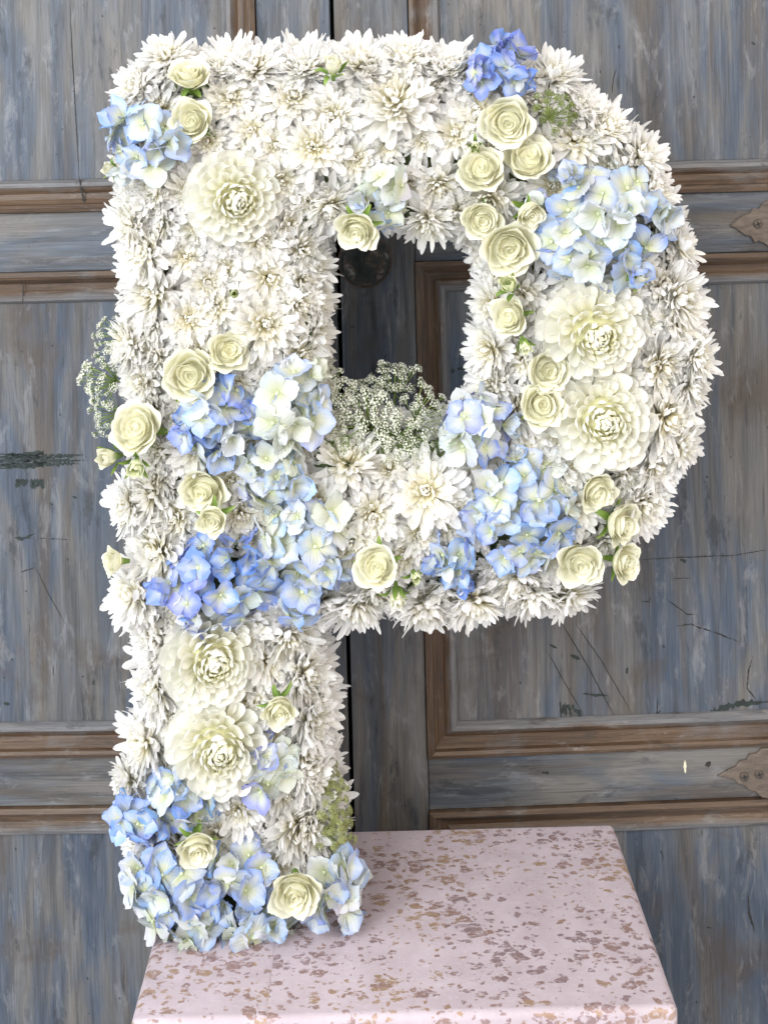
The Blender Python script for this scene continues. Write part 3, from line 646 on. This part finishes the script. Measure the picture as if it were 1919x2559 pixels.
def make_rose(loc, axis, r, rr, whorls=4, green=False, sepals=2, label=None):
    t = thing('rose', loc, axis, rr.uniform(0, 6.28), r)
    obj('heart', rr.choice(RC), ROSE, t, Matrix.Diagonal((rr.uniform(0.9, 1.15), rr.uniform(0.9, 1.1), 1, 1)))
    off = 0
    for k in range(whorls):
        n = (3, 3, 4, 4)[k]; off += rr.uniform(0.4, 0.9)
        for i in range(n):
            ph = off + i * 2 * math.pi / n + rr.uniform(-0.12, 0.12); sc = rr.uniform(0.93, 1.07)
            me = rr.choice(RW[k]); M = Matrix.Rotation(ph, 4, 'Z') @ Matrix.Rotation(rr.uniform(-0.10, 0.16) * (k > 0), 4, 'X') @ Matrix.Rotation(rr.uniform(-0.08, 0.08) * (k > 0), 4, 'Y') @ Matrix.Diagonal((sc, sc * (1 + 0.03 * (i % 2)), rr.uniform(0.92, 1.05), 1))
            obj('petal', me, ROSE, t, M)
    for i in range(5 if sepals else 0):
        Rm, d = lift(R(rr.uniform(88, 120)), i * 1.2566 + rr.uniform(-0.2, 0.2)); L = rr.uniform(0.75, 1.05)
        obj('sepal', rr.choice(SEP), SEPAL, t, Matrix.Translation(d * 0.18) @ Rm.to_4x4() @ Matrix.Diagonal((L, L, L, 1)))
    obj('calyx', HIP, SEPAL, t)
    return t
BWG = [[m.copy() for m in w] for w in BW]
def make_bud(loc, axis, r, rr, green=False, closed=False):
    t = thing('rose_bud', loc, axis, rr.uniform(0, 6.28), r)
    for k in range(2 if closed else 3):
        for i in range(3):
            ph = k * 0.9 + i * 2.094 + rr.uniform(-0.15, 0.15)
            obj('petal', rr.choice(BWG[k] if green else BW[k]), ROSEG if green else ROSE, t, Matrix.Rotation(ph, 4, 'Z') @ Matrix.Diagonal((1, 1, rr.uniform(0.92, 1.05), 1)))
    for i in range(5):
        Rm, d = lift(R(rr.uniform(16, 34) if closed else rr.uniform(28, 70)), i * 1.2566 + rr.uniform(-0.2, 0.2)); L = rr.uniform(1.15, 1.45)
        obj('sepal', rr.choice(SEP), SEPAL, t, Matrix.Translation(Vector((d.x, d.y, 0)).normalized() * 0.42 + Vector((0, 0, -0.02))) @ Rm.to_4x4() @ Matrix.Diagonal((L, L, L, 1)))
    obj('calyx', HIP, SEPAL, t); return t

# hydrangeas
def hyd_petal(i):
    rr = random.Random(90 + i); cup = rr.uniform(-0.15, 0.45); bend = rr.uniform(-0.55, 0.40); a = rr.uniform(0, 6); wf = rr.uniform(0.92, 1.12); tipn = rr.uniform(-0.05, 0.10); fold = rr.uniform(-0.08, 0.12)
    def f(s, t):
        q = t; up = math.sin(math.pi * min(1.0, (0.10 + 0.86 * q ** 0.9))) ** 0.55 if q < 0.93 else math.sin(math.pi * (0.10 + 0.86 * 0.93 ** 0.9)) ** 0.55 * (1 - (q - 0.93) / 0.07 * 0.45)
        w = 0.5 * wf * (0.22 + 0.86 * up) * (0.35 + 0.65 * min(1, t * 2.2)); x = s * w
        y = t * (1 - 0.10 * s * s * t) + tipn * math.exp(-(s / 0.25) ** 2) * t ** 4
        z = cup * s * s * 0.5 + bend * t * t * 0.5 + fold * (1 - abs(s)) * 0.5 * math.sin(math.pi * t) + 0.06 * math.sin(6 * t + 4 * s + a) * t * (0.3 + abs(s)) + 0.03 * math.sin(11 * s + 5 * t + a * 2) * t * t
        return (x, y, z)
    return grid('hydrangea_petal', f, 6, 7)
HP = [hyd_petal(i) for i in range(9)]
_e = MB()
V, F, U = lathe([(0.02, -0.30), (0.03, -0.02), (0.085, 0.0), (0.10, 0.05), (0.07, 0.10), (0.02, 0.115)], 10); _e.add([(x, z, -y) for x, y, z in V], F, None, U)
EYE = _e.mesh('hydrangea_eye')
def hyd_color(tone, rr):
    a = {'pale': (0.34, 0.45, 0.72), 'blue': (0.20, 0.32, 0.72), 'deep': (0.20, 0.29, 0.68), 'violet': (0.25, 0.30, 0.62), 'cream': (0.58, 0.62, 0.54), 'sky': (0.25, 0.39, 0.76)}[tone]
    if rr.random() < 0.22: a = {'cream': (0.55, 0.62, 0.80)}.get(tone, (0.62, 0.66, 0.70))
    k = rr.uniform(-0.05, 0.06); return tuple(max(0.02, min(0.9, c + k + rr.uniform(-0.02, 0.02))) for c in a) + ({'deep': 0.76, 'violet': 0.62, 'blue': 0.64, 'sky': 0.53, 'pale': 0.44, 'cream': 0.42}[tone],)
def make_hydrangea(loc, axis, r, rr, n, tone, fr=0.0148, flat=0.62, stretch=(1, 1), tone2=None):
    """flower head of many four petalled florets; head > floret > petal"""
    t = thing('hydrangea', loc, axis, 0.0, 1.0)
    tone2 = tone2 or tone; n = int(n * 1.2) + 1
    for i in range(n):
        f = (i + 0.5) / n; th = math.acos(1 - f * (1 - math.cos(R(86)))); ph = i * GA + rr.uniform(-0.3, 0.3)
        d = Vector((math.sin(th) * math.cos(ph), math.sin(th) * math.sin(ph), math.cos(th)))
        rad = max(0.004, r - fr * 0.55)
        p = Vector((d.x * rad * stretch[0], d.y * rad * stretch[1], d.z * rad * flat + rr.uniform(-0.007, 0.007)))
        nrm = (Vector((d.x, d.y, d.z / flat)).normalized() + Vector((rr.uniform(-.6, .6), rr.uniform(-.6, .6), rr.uniform(-.1, .3)))).normalized()
        q = Vector((0, 0, 1)).rotation_difference(nrm) @ Quaternion((0, 0, 1), rr.uniform(0, 6.28)); s = fr * rr.uniform(0.72, 1.22)
        fl = obj('floret', EYE, HYDC, t, Matrix.LocRotScale(p, q, Vector((s, s, s))))
        cup = rr.choice((0.05, 0.2, 0.4, 0.75, 1.0, -0.15)); tn = tone if rr.random() < 0.65 else tone2; cc = hyd_color(tn, rr)
        for k in range(4):
            M = Matrix.Rotation(k * math.pi / 2 + rr.uniform(-0.14, 0.14), 4, 'Z') @ Matrix.Translation((0, 0.03, 0.012 * (k % 2))) @ Matrix.Rotation(cup + rr.uniform(-0.16, 0.2), 4, 'X') @ Matrix.Rotation(rr.uniform(-0.2, 0.2), 4, 'Y') @ Matrix.Diagonal((rr.uniform(0.88, 1.08), rr.uniform(0.88, 1.08), 1, 1))
            obj('petal', rr.choice(HP), HYD, fl, M, tuple(max(0.02, c + rr.uniform(-0.03, 0.03)) for c in cc[:3]) + (cc[3] + rr.uniform(-0.12, 0.12),))
    return t

# queen anne's lace
def umbellet(seed, n=30, spread=1.0):
    rr = random.Random(seed); mb = MB()
    for i in range(n):
        f = (i + 0.5) / n; th = math.acos(1 - f * 0.75); ph = i * GA; d = Vector((math.sin(th) * math.cos(ph), math.sin(th) * math.sin(ph), math.cos(th) * 0.75))
        p = d * rr.uniform(0.82, 1.05) * spread; nq = Vector((0, 0, 1)).rotation_difference((d + Vector((rr.uniform(-.5, .5), rr.uniform(-.5, .5), rr.uniform(-.2, .4)))).normalized()).to_matrix()
        b = len(mb.v); a0 = rr.uniform(0, 6); s = rr.uniform(0.15, 0.24)
        for k in range(5):
            a = a0 + k * 1.2566; w = 0.5
            pts = [Vector((0, 0, 0)), Vector((math.cos(a - w) * s * 0.8, math.sin(a - w) * s * 0.8, 0.05 * s)), Vector((math.cos(a) * s * 1.15, math.sin(a) * s * 1.15, 0.35 * s)), Vector((math.cos(a + w) * s * 0.8, math.sin(a + w) * s * 0.8, 0.05 * s))]
            bb = len(mb.v); mb.v += [tuple(p + nq @ q) for q in pts]; mb.u += [(0.5, 0.0), (0.3, 0.8), (0.5, 1.0), (0.7, 0.8)]; mb.f.append((bb, bb + 1, bb + 2, bb + 3))
    return mb.mesh('umbellet', False)
def umbellet_rays(seed, n=16):
    rr = random.Random(seed); mb = MB()
    for i in range(n):
        f = (i + 0.5) / n; th = math.acos(1 - f * 0.75); ph = i * GA; d = Vector((math.sin(th) * math.cos(ph), math.sin(th) * math.sin(ph), math.cos(th) * 0.75)); mb.tube([(0, 0, -0.5), tuple(d * 0.5 + Vector((0, 0, -0.2))), tuple(d * 0.98)], 0.03, 0.018, 4)
    return mb.mesh('umbellet_rays')
UM = {'white': [umbellet(i, 17) for i in range(4)], 'green': [umbellet(10 + i, 34) for i in range(3)], 'cream': [umbellet(20 + i, 34) for i in range(3)]}
UR = [umbellet_rays(3), umbellet_rays(4)]
def make_lace(loc, axis, r, rr, kind='white', n=16, dome=0.45, stem=0.05, us=0.26):
    t = thing('lace_flower', loc, axis, rr.uniform(0, 6.28), r); mt = {'white': LACE, 'green': LACEG, 'cream': LACEC}[kind]
    sm = MB(); base = Vector((0, 0, -0.75)); sm.tube([(0.05, 0.02, -0.75 - stem / r), (0.02, 0, -1.0), tuple(base)], 0.045, 0.04, 6); obj('stem', sm.mesh('stem'), STEM, t)
    rays = MB()
    for i in range(n):
        f = (i + 0.5) / n; rad = math.sqrt(f) * rr.uniform(0.9, 1.08); ph = i * GA + rr.uniform(-0.2, 0.2); p = Vector((rad * math.cos(ph), rad * math.sin(ph), dome * (1 - rad * rad) + rr.uniform(-0.30, 0.24)))
        d = (p - base).normalized(); mid = base.lerp(p, 0.5) + Vector((p.x, p.y, 0)) * 0.12; rays.tube([tuple(base), tuple(mid), tuple(p - d * us * 0.45)], 0.022, 0.016, 5)
        q = Vector((0, 0, 1)).rotation_difference((d + Vector((rr.uniform(-.2, .2), rr.uniform(-.2, .2), 0))).normalized()); s = us * rr.uniform(0.8, 1.15)
        u = obj('umbellet', rr.choice(UM[kind]), mt, t, Matrix.LocRotScale(p, q, Vector((s, s, s)))); obj('umbellet_rays', rr.choice(UR), STEM, u)
    obj('rays', rays.mesh('rays'), STEM, t); return t

# ------------------------------------------------------------------ the arrangement
FEAT = []     # (px, py, radius px, short landmark text)
rf = random.Random(77)
def ax(tx, tz, out=-1.0): return Vector((tx, out, tz))
GD, GR, GH, GL, GB = 'white dahlias in the flower letter', 'cream spray roses in the flower letter', 'blue hydrangea heads in the flower letter', 'lace flowers tucked into the letter', 'rose buds in the flower letter'
DAHLIAS = [(588, 496, 128, (0.28, -0.15), 'large dahlia at the top left corner', 'large creamy white dahlia at the top left corner of the letter'),
           (1478, 826, 146, (0.14, -0.12), 'upper dahlia of the right curve', 'upper of two large white dahlias on the right curve'),
           (1503, 1046, 140, (0.0, 0.05), 'lower dahlia of the right curve', 'lower of two large white dahlias on the right curve'),
          (530, 1642, 134, (0.30, 0.05), 'dahlia below the deep blue hydrangea', 'soft creamy white dahlia on the stem, just below the deep blue hydrangea'),
           (548, 1856, 138, (0.16, 0.0), 'large dahlia low on the stem', 'large creamy white dahlia low on the stem, above blue hydrangea')]
for x, y, r, (tx, tz), sh, lab in DAHLIAS:
    make = make_dahlia(p2w(x, y, 0.022), ax(tx, tz), r / FPX * 0.98, rf); tag(make, lab, 'dahlia', GD); FEAT.append((x, y, r, sh))
ROSES = [  # x, y, r, tilt, whorls, sepals, short, label
 (491, 303, 62, (-0.05, 0.25), 4, 1, 'rose at the top left corner', 'cream rose above the top left dahlia, green sepals beside it'),
 (478, 212, 58, (0.1, 0.9), 4, 1, 'tilted rose at the top left', 'ruffled cream rose at top left, tilted upward above another rose'),
 (1272, 299, 78, (0.05, 0.1), 4, 0, 'largest rose of the top right cluster', 'largest cream rose of the top right cluster, just under blue hydrangea'),
 (1209, 432, 66, (-0.05, 0.05), 4, 0, 'middle left rose of the top right cluster', 'cream rose with spiral heart, middle left of the top right cluster'),
 (1318, 415, 66, (0.05, 0.3), 4, 0, 'middle right rose of the top right cluster', 'cream rose with spiral heart, middle right of the top right cluster'),
 (1201, 541, 56, (-0.1, -0.1), 4, 1, 'lower left rose of the top right cluster', 'small cream rose at lower left of the top right cluster'),
 (1312, 520, 46, (0.2, -0.5), 3, 1, 'small drooping rose in the top right cluster', 'small drooping cream rose between larger roses and big pale hydrangea'),
 (1268, 605, 74, (0.0, -0.2), 4, 0, 'lowest rose of the top right cluster', 'wide cream rose lowest in the top right cluster'),
 (901, 556, 54, (-0.2, -0.35), 4, 1, 'rose above the knob', 'cream rose above the dark knob, beside a small hydrangea'),
 (1287, 790, 56, (-0.5, 0.1), 4, 1, 'pale rose left of the upper dahlia', 'pale greenish rose left of the upper right dahlia'),
 (1361, 922, 60, (0.0, 0.15), 4, 1, 'upper rose left of the lower dahlia', 'upper of two cream roses left of the lower right dahlia'),
 (1347, 1010, 62, (-0.1, 0.0), 4, 1, 'lower rose left of the lower dahlia', 'lower of two cream roses left of the lower right dahlia'),
 (1475, 1213, 52, (0.15, -0.35), 4, 0, 'rose just below the lower dahlia', 'small cream rose just below the lower right dahlia'),
 (1526, 1296, 58, (0.65, -0.35), 4, 1, 'side facing rose at lower right', 'cream rose facing sideways at lower right, green sepals showing'),
 (1447, 1388, 64, (-0.05, -0.1), 4, 0, 'open rose at lower right', 'open cream rose at lower right beside deep blue petals'),
 (1538, 1398, 52, (0.5, -0.2), 4, 1, 'outermost rose at lower right', 'outermost cream rose at the lower right of the curve'),
 (951, 1408, 64, (0.05, -0.05), 4, 1, 'rose on the lower bar', 'cream rose on the lower bar of the bowl beside a green bud'),
 (478, 935, 74, (-0.1, -0.15), 4, 1, 'big rose in the middle of the stem', 'big cream rose in the middle of the stem, left of its twin'),
 (564, 878, 56, (0.1, 0.1), 4, 0, 'right rose in the middle of the stem', 'neat cream rose in the middle of the stem, right of its twin'),
 (356, 1076, 64, (-0.15, 0.1), 4, 1, 'rose at the left edge of the stem', 'round cream rose at the left edge, beside white lace flowers'),
 (516, 1208, 60, (0.15, -0.1), 4, 1, 'upper of two roses on the stem left', 'upper of two cream roses left of pale hydrangea on the stem'),
 (538, 1286, 46, (0.0, -0.05), 3, 1, 'lower of two roses on the stem left', 'smaller cream rose above the deep blue hydrangea on the stem'),
 (696, 1752, 54, (0.1, -0.3), 3, 1, 'rose right of the low dahlia', 'half open cream rose at upper right of the low stem dahlia'),
 (491, 2094, 50, (0.0, -0.1), 4, 1, 'rose among blue hydrangea low on the stem', 'small cream rose among blue hydrangea low on the stem'),
 (738, 2202, 62, (0.25, -0.2), 4, 0, 'rose at the foot', 'pale cream rose at the foot of the letter, near the pedestal'),
 (305, 1402, 40, (-0.9, 0.1), 3, 0, 'pale rose hidden at the left edge', 'pale green rose half hidden among petals at the left edge')]
for x, y, r, (tx, tz), wh, sep, sh, lab in ROSES:
    a = ax(tx + rf.uniform(-0.28, 0.28), tz + rf.uniform(-0.28, 0.28)); dy = 0.002 if (x, y) in ((491, 2094), (738, 2202), (538, 1286), (1312, 520), (901, 556), (951, 1408), (696, 1752)) else 0.025
    o = make_rose(p2w(x, y, dy), a, r / FPX * rf.uniform(0.92, 1.03), rf, wh, False, sep); tag(o, lab, 'rose', GR); FEAT.append((x, y, r, sh))
BUDS = [(833, 185, 36, (0.05, 1.3), 0, 0, 0.0, 'bud on top', 'upright cream rose bud on top of the letter, in front of the door gap'),
 (1277, 722, 34, (-0.4, 0.6), 1, 0, 0.008, 'green bud below the top right roses', 'greenish rose bud between the rose cluster and the pale rose'),
 (1306, 850, 26, (0.2, -0.9), 1, 0, 0.008, 'small green bud by the upper dahlia', 'small green bud under the pale rose beside the upper right dahlia'),
 (1575, 696, 32, (1.2, 0.35), 0, 1, 0.008, 'bud right of the big pale hydrangea', 'pointed rose bud at right, between pale hydrangea and upper dahlia'),
 (1036, 1432, 28, (0.1, -0.1), 1, 1, 0.002, 'round green bud on the lower bar', 'round green rose bud on the lower bar, right of a rose'),
 (990, 1470, 34, (0.05, -1.0), 0, 0, 0.006, 'hanging bud on the lower bar', 'drooping cream rose bud hanging below the lower bar rose'),
 (292, 1140, 38, (-0.8, 0.1), 0, 0, 0.016, 'left bud below the edge rose', 'left of two rose buds under the round rose at the left edge'),
 (342, 1152, 34, (0.1, -0.4), 1, 0, 0.006, 'right bud below the edge rose', 'right of two rose buds under the round rose at the left edge'),
 (584, 733, 24, (0.2, 0.1), 1, 1, 0.004, 'dark green bud high on the stem', 'tiny dark green bud among chrysanthemums high on the stem'),
 (1188, 362, 24, (-0.2, -0.2), 1, 1, 0.012, 'green bud in the rose cluster', 'small dark green bud at upper left of the rose cluster'),
 (290, 425, 26, (-0.9, 0.2), 0, 0, 0.05, 'bud at the upper left rim', 'pale bud peeking out at the upper left rim under hydrangea')]
for x, y, r, (tx, tz), g, cl, dy, sh, lab in BUDS:
    o = make_bud(p2w(x, y, dy), ax(tx, tz), r / FPX * 0.95, rf, bool(g), bool(cl)); tag(o, lab, 'rose bud', GB); FEAT.append((x, y, r * 0.6, sh))
HYDS = [  # x, y, r, tilt, florets, tone, tone2, stretch, short, label
 (358, 356, 112, (-0.35, 0.1), 13, 'pale', 'sky', (1, 1), 'hydrangea at the top left corner', 'pale blue hydrangea at the top left corner of the letter'),
 (1240, 178, 98, (0.1, 0.9), 11, 'deep', 'violet', (1.05, 0.9), 'hydrangea on the top edge', 'deep blue hydrangea on the top edge above the roses'),
 (958, 490, 90, (0.0, -0.3), 9, 'pale', 'cream', (0.9, 1.2), 'small hydrangea above the hole', 'small cream and pale blue hydrangea above the hole in the letter'),
 (1498, 560, 184, (0.1, 0.05), 32, 'pale', 'sky', (1.04, 0.95), 'big hydrangea at upper right', 'biggest pale blue hydrangea at upper right, above the dahlias'),
 (1188, 1066, 100, (-0.1, 0.5), 12, 'violet', 'cream', (1.0, 1.0), 'hydrangea at the inner lower right', 'violet blue hydrangea inside the curve at lower right of the hole'),
 (1305, 1275, 148, (0.0, 0.0), 26, 'sky', 'pale', (0.95, 1.15), 'blue hydrangea at lower right', 'large blue hydrangea at lower right, left of the rose cluster'),
 (1128, 1405, 78, (0.0, -0.3), 9, 'sky', 'blue', (1, 1), 'small blue hydrangea on the lower bar', 'small blue hydrangea on the lower bar, right of the green bud'),
 (545, 1045, 118, (-0.1, 0.05), 17, 'blue', 'sky', (1.05, 0.95), 'blue hydrangea in mid stem', 'bright blue hydrangea in mid stem under the two roses'),
 (735, 1010, 108, (0.35, 0.1), 14, 'pale', 'cream', (0.9, 1.1), 'cream hydrangea by the lace', 'cream and pale blue hydrangea beside the lace flowers in the hole'),
 (675, 1185, 104, (0.05, 0.0), 14, 'pale', 'cream', (1, 0.9), 'pale hydrangea where bowl meets stem', 'pale blue hydrangea where the lower bar meets the stem'),
 (765, 1345, 132, (0.05, -0.05), 16, 'pale', 'cream', (1.05, 0.95), 'large petalled hydrangea at the joint', 'large petalled pale hydrangea left of the lower bar rose'),
 (545, 1452, 150, (-0.1, -0.1), 20, 'deep', 'blue', (1.05, 0.9), 'deep blue hydrangea on the stem', 'deep violet blue hydrangea across the stem above white dahlias'),
 (752, 1502, 66, (0.2, -0.3), 6, 'sky', 'pale', (1, 1), 'few blue florets right of the deep hydrangea', 'few blue hydrangea florets right of the deep blue hydrangea'),
 (450, 1990, 100, (-0.15, 0.05), 11, 'sky', 'blue', (1, 1.05), 'bright hydrangea under the low dahlia', 'bright blue hydrangea under the large low stem dahlia'),
 (338, 2045, 64, (-0.8, 0.05), 6, 'sky', 'blue', (1, 1), 'blue florets at the left edge', 'blue hydrangea florets sticking out at the lower left edge'),
 (672, 1905, 86, (0.25, 0.1), 8, 'violet', 'cream', (0.9, 1.2), 'violet hydrangea right of the low dahlia', 'violet and cream hydrangea at lower right of the low dahlia'),
 (412, 2215, 108, (-0.3, -0.05), 13, 'sky', 'pale', (0.95, 1.1), 'left hydrangea at the foot', 'sky blue hydrangea at the left foot of the letter'),
 (600, 2195, 112, (0.0, 0.0), 13, 'sky', 'pale', (1, 1), 'middle hydrangea at the foot', 'blue hydrangea at the middle of the foot under a small rose'),
 (470, 2312, 88, (-0.1, -0.25), 11, 'pale', 'cream', (1.15, 0.8), 'front left hydrangea on the pedestal', 'pale blue hydrangea touching the pedestal at the front left'),
 (650, 2315, 92, (0.1, -0.25), 12, 'pale', 'cream', (1.15, 0.8), 'front hydrangea on the pedestal', 'pale hydrangea touching the pedestal at the front, below a rose'),
 (838, 2215, 88, (0.4, -0.05), 10, 'pale', 'violet', (0.9, 1.1), 'hydrangea at the right foot', 'whitish lilac hydrangea at the right foot beside the green lace')]
for x, y, r, (tx, tz), n, tone, tone2, st, sh, lab in HYDS:
    p = p2w(x, y, 0.024)
    o = make_hydrangea(p, ax(tx, tz), r / FPX, rf, n, tone, 0.0184 if n > 9 else 0.0170, 0.5, st, tone2); tag(o, lab, 'hydrangea', GH); FEAT.append((x, y, r * 0.86, sh))
LACES = [  # x, y, depth, r px, tilt, kind, umbellets, short, label
 (828, 985, 0.06, 72, (0.1, 0.75), 'white', 26, 'lace at the left of the hole', 'brownish white lace flower at the left of the hole, by the stem'),
 (985, 950, 0.095, 66, (0.0, 1.0), 'white', 24, 'tallest lace in the hole', 'tallest lace flower in the hole, in front of the door'),
 (918, 1055, 0.05, 84, (-0.05, 0.3), 'white', 30, 'front lace in the hole', 'wide white lace flower at the front of the hole'),
 (1000, 1092, 0.04, 68, (0.15, 0.25), 'white', 24, 'lace above the lower bar', 'white lace flower above the big lower bar chrysanthemums'),
 (1066, 1030, 0.06, 70, (0.6, 0.55), 'white', 24, 'lace at the right of the hole', 'lace flower at the right of the hole beside violet hydrangea'),
 (850, 1105, 0.03, 44, (-0.7, -0.2), 'white', 14, 'lowest lace at the left of the hole', 'small lace spray drooping at lower left of the hole'),
 (920, 985, 0.10, 60, (0.0, 1.0), 'white', 18, 'rear lace in the hole', 'rear lace flower in the hole behind the wide front one'),
 (1062, 1130, 0.035, 34, (0.2, -0.4), 'white', 10, 'small drooping lace on the right', 'small drooping lace spray right of the lower bar, below the hole'),
 (268, 835, 0.05, 46, (-1.0, 0.4), 'white', 14, 'upper lace on the left edge', 'small lace spray sticking out highest on the left edge'),
 (250, 945, 0.045, 64, (-0.95, 0.35), 'white', 24, 'large lace on the left edge', 'largest lace spray sticking out on the left edge'),
 (262, 1040, 0.05, 54, (-1.05, 0.0), 'white', 18, 'lower lace on the left edge', 'lower lace spray on the left edge above the round rose'),
 (1385, 278, 0.006, 54, (0.25, 0.35), 'green', 22, 'green lace at upper right', 'green unopened lace cluster beside the largest top right rose'),
 (832, 2020, 0.045, 58, (0.8, 0.4), 'cream', 20, 'upper green lace by the foot', 'upper greenish lace cluster at the lower right of the stem'),
 (842, 2085, 0.035, 54, (0.7, 0.0), 'cream', 20, 'lower green lace by the foot', 'lower greenish lace cluster just above the right foot hydrangea'),
 (822, 1945, 0.055, 42, (0.8, 0.7), 'cream', 20, 'top green lace by the foot', 'topmost greenish lace spray at the lower right of the stem')]
for x, y, d, r, (tx, tz), k, n, sh, lab in LACES:
    o = make_lace(p2w(x, y, d), ax(tx, tz, -0.8), r * (1 + d) / FPX, rf, k, n, 0.45, 0.02, 0.19 if k == 'white' else 0.22); tag(o, lab, 'lace flower', GL); FEAT.append((x, y, r * 0.55, sh))

# chrysanthemums: those that stand out first, then the filling between them, then the rims
MUMS = [(786,370,92),(736,252,84),(833,290,74),(824,505,76),(630,324,66),(719,560,60),(580,250,72),(990,262,112),(1137,337,76),(889,398,56),(962,364,52),(1055,347,56),(1095,455,70),(1070,545,74),
 (1433,354,92),(1380,200,80),(1500,330,80),(466,640,66),(570,665,64),(668,690,88),(543,766,68),(661,812,88),(394,735,84),(376,630,84),(650,880,56),(597,955,48),(367,953,64),(330,860,70),(407,1370,88),(449,1290,66),
 (399,1190,64),(330,1260,76),(345,1480,84),(715,1580,90),(868,1167,96),(1064,1230,100),(931,1278,76),(835,1410,50),(1045,1330,60),(888,1500,84),(1060,1505,80),(1180,1490,86),(1327,1475,78),(1642,909,92),(1624,1157,78),(1560,1180,60),
 (1588,1250,84),(1326,1088,60),(1648,715,80),(1680,800,84),(1650,1040,90),(399,1715,86),(372,1850,84),(766,1800,78),(600,2020,62),(735,2060,88),(757,1925,78),(372,2090,74),(330,1950,60),(752,1680,80),(380,1560,80),(690,260,60),(400,470,74),(335,560,80),
 (900,290,66),(1240,760,70),(1235,870,74),(1238,960,70),(1010,160,80),(640,180,84),(900,170,84),(420,150,70),(1420,1480,74),(860,240,60),(560,590,60),(700,450,70)]
FX = [(x, y, r) for x, y, r, _ in FEAT]
placed = []
rm = random.Random(5)
for x, y, r in MUMS: placed.append((x, y, r))
for k in range(9000):
    x, y = rm.uniform(300, 1740), rm.uniform(150, 2330)
    if not in_p((x, y)) or edge_info((x, y))[0] < 14 or y > 2215: continue
    r = rm.uniform(56, 80)
    if any((x - a) ** 2 + (y - b) ** 2 < (0.50 * (r + c)) ** 2 for a, b, c in placed): continue
    if any((x - a) ** 2 + (y - b) ** 2 < (0.72 * c + 0.16 * r) ** 2 for a, b, c in FX): continue
    placed.append((x, y, r))
ALLM = []
for x, y, r in placed:
    e, od = edge_info((x, y)); k = max(0.0, 1 - e / 150.0)
    if not in_p((x, y)): k = 1.0; od = -od
    a = Vector((od.x * k * 1.5 + rm.uniform(-0.22, 0.22), -1.0, -od.y * k * 1.5 + rm.uniform(-0.22, 0.22))).normalized()
    p = p2w(x, y, 0.034 + 0.012 * k) 
    ALLM.append((x, y, r, p, a, 'face'))
def rim(poly, sign, row_y, step, phase, skip, inset=8, fwd=None):
    pts = resample([tuple(q) for q in poly], 6); n = len(pts); acc = phase; last = None
    per = 0
    for i in range(n):
        q = pts[i]; nx = pts[(i + 1) % n]; d = (nx - q); acc += d.length
        if acc < step: continue
        acc -= step
        t = d.normalized(); nrm = Vector((-t.y, t.x)); 
        if (in_p(tuple(q + nrm * 12))): nrm = -nrm
        if skip(q): continue
        r = rm.uniform(70, 92) * sign; depth = row_y + rm.uniform(-0.006, 0.006)
        a = Vector((nrm.x, -0.42 if row_y < 0.08 else 0.0, -nrm.y)) + Vector((rm.uniform(-.2, .2), rm.uniform(-.12, .12), rm.uniform(-.2, .2)))
        if fwd is not None: a.y = fwd
        p = p2w(q.x - nrm.x * inset, q.y - nrm.y * inset, 0); p.y = depth
        ALLM.append((q.x, q.y, r, p, a.normalized(), 'rim'))
foot = lambda q: q.y > 2200 or (q.y > 2090 and q.x < 400)
rim(OUTER, 1, 0.062, 92, 30, foot); rim(OUTER, 1, 0.108, 104, 60, foot)
shoulder = lambda q: foot(q) or any((q.x - a) ** 2 + (q.y - b) ** 2 < (0.85 * c) ** 2 for a, b, c in FX)
rim(OUTER, 0.92, 0.046, 190, 40, shoulder, 26, -0.9)
rim(HOLE, 0.80, 0.062, 88, 20, lambda q: q.y > 1120 and 800 < q.x < 1130); rim(HOLE, 0.80, 0.108, 98, 50, lambda q: False)
# labels: each chrysanthemum is told by its neighbour, its side and its rank
WORDS = ['nearest', 'second nearest', 'third nearest', 'fourth nearest', 'fifth nearest', 'sixth nearest', 'seventh nearest', 'eighth nearest', 'ninth nearest', 'tenth nearest', 'eleventh nearest', 'twelfth nearest']
groups = {}
for i, (x, y, r, p, a, where) in enumerate(ALLM):
    fx = min(FEAT, key=lambda f: (f[0] - x) ** 2 + (f[1] - y) ** 2); dx, dy = x - fx[0], y - fx[1]
    side = ('right of' if dx > 0 else 'left of') if abs(dx) > abs(dy) else ('below' if dy > 0 else 'above')
    groups.setdefault((fx[3], side, where), []).append((math.hypot(dx, dy), i))
LAB = {}
for (sh, side, where), l in groups.items():
    l.sort()
    for k, (d, i) in enumerate(l):
        wd = 'rim chrysanthemum' if where == 'rim' else 'chrysanthemum'
        LAB[i] = ('white %s %s the %s' % (wd, side, sh)) if len(l) == 1 else ('white %s %s the %s, %s' % (wd, side, sh, WORDS[min(k, 11)]))
for i, (x, y, r, p, a, where) in enumerate(ALLM):
    o = make_mum(p, a, r / FPX * rm.uniform(1.2, 1.34), rm, where == 'rim' or r > 95); tag(o, LAB[i], 'chrysanthemum', 'white chrysanthemums covering the letter')
print('mums', len(ALLM), 'objects', len(bpy.data.objects))
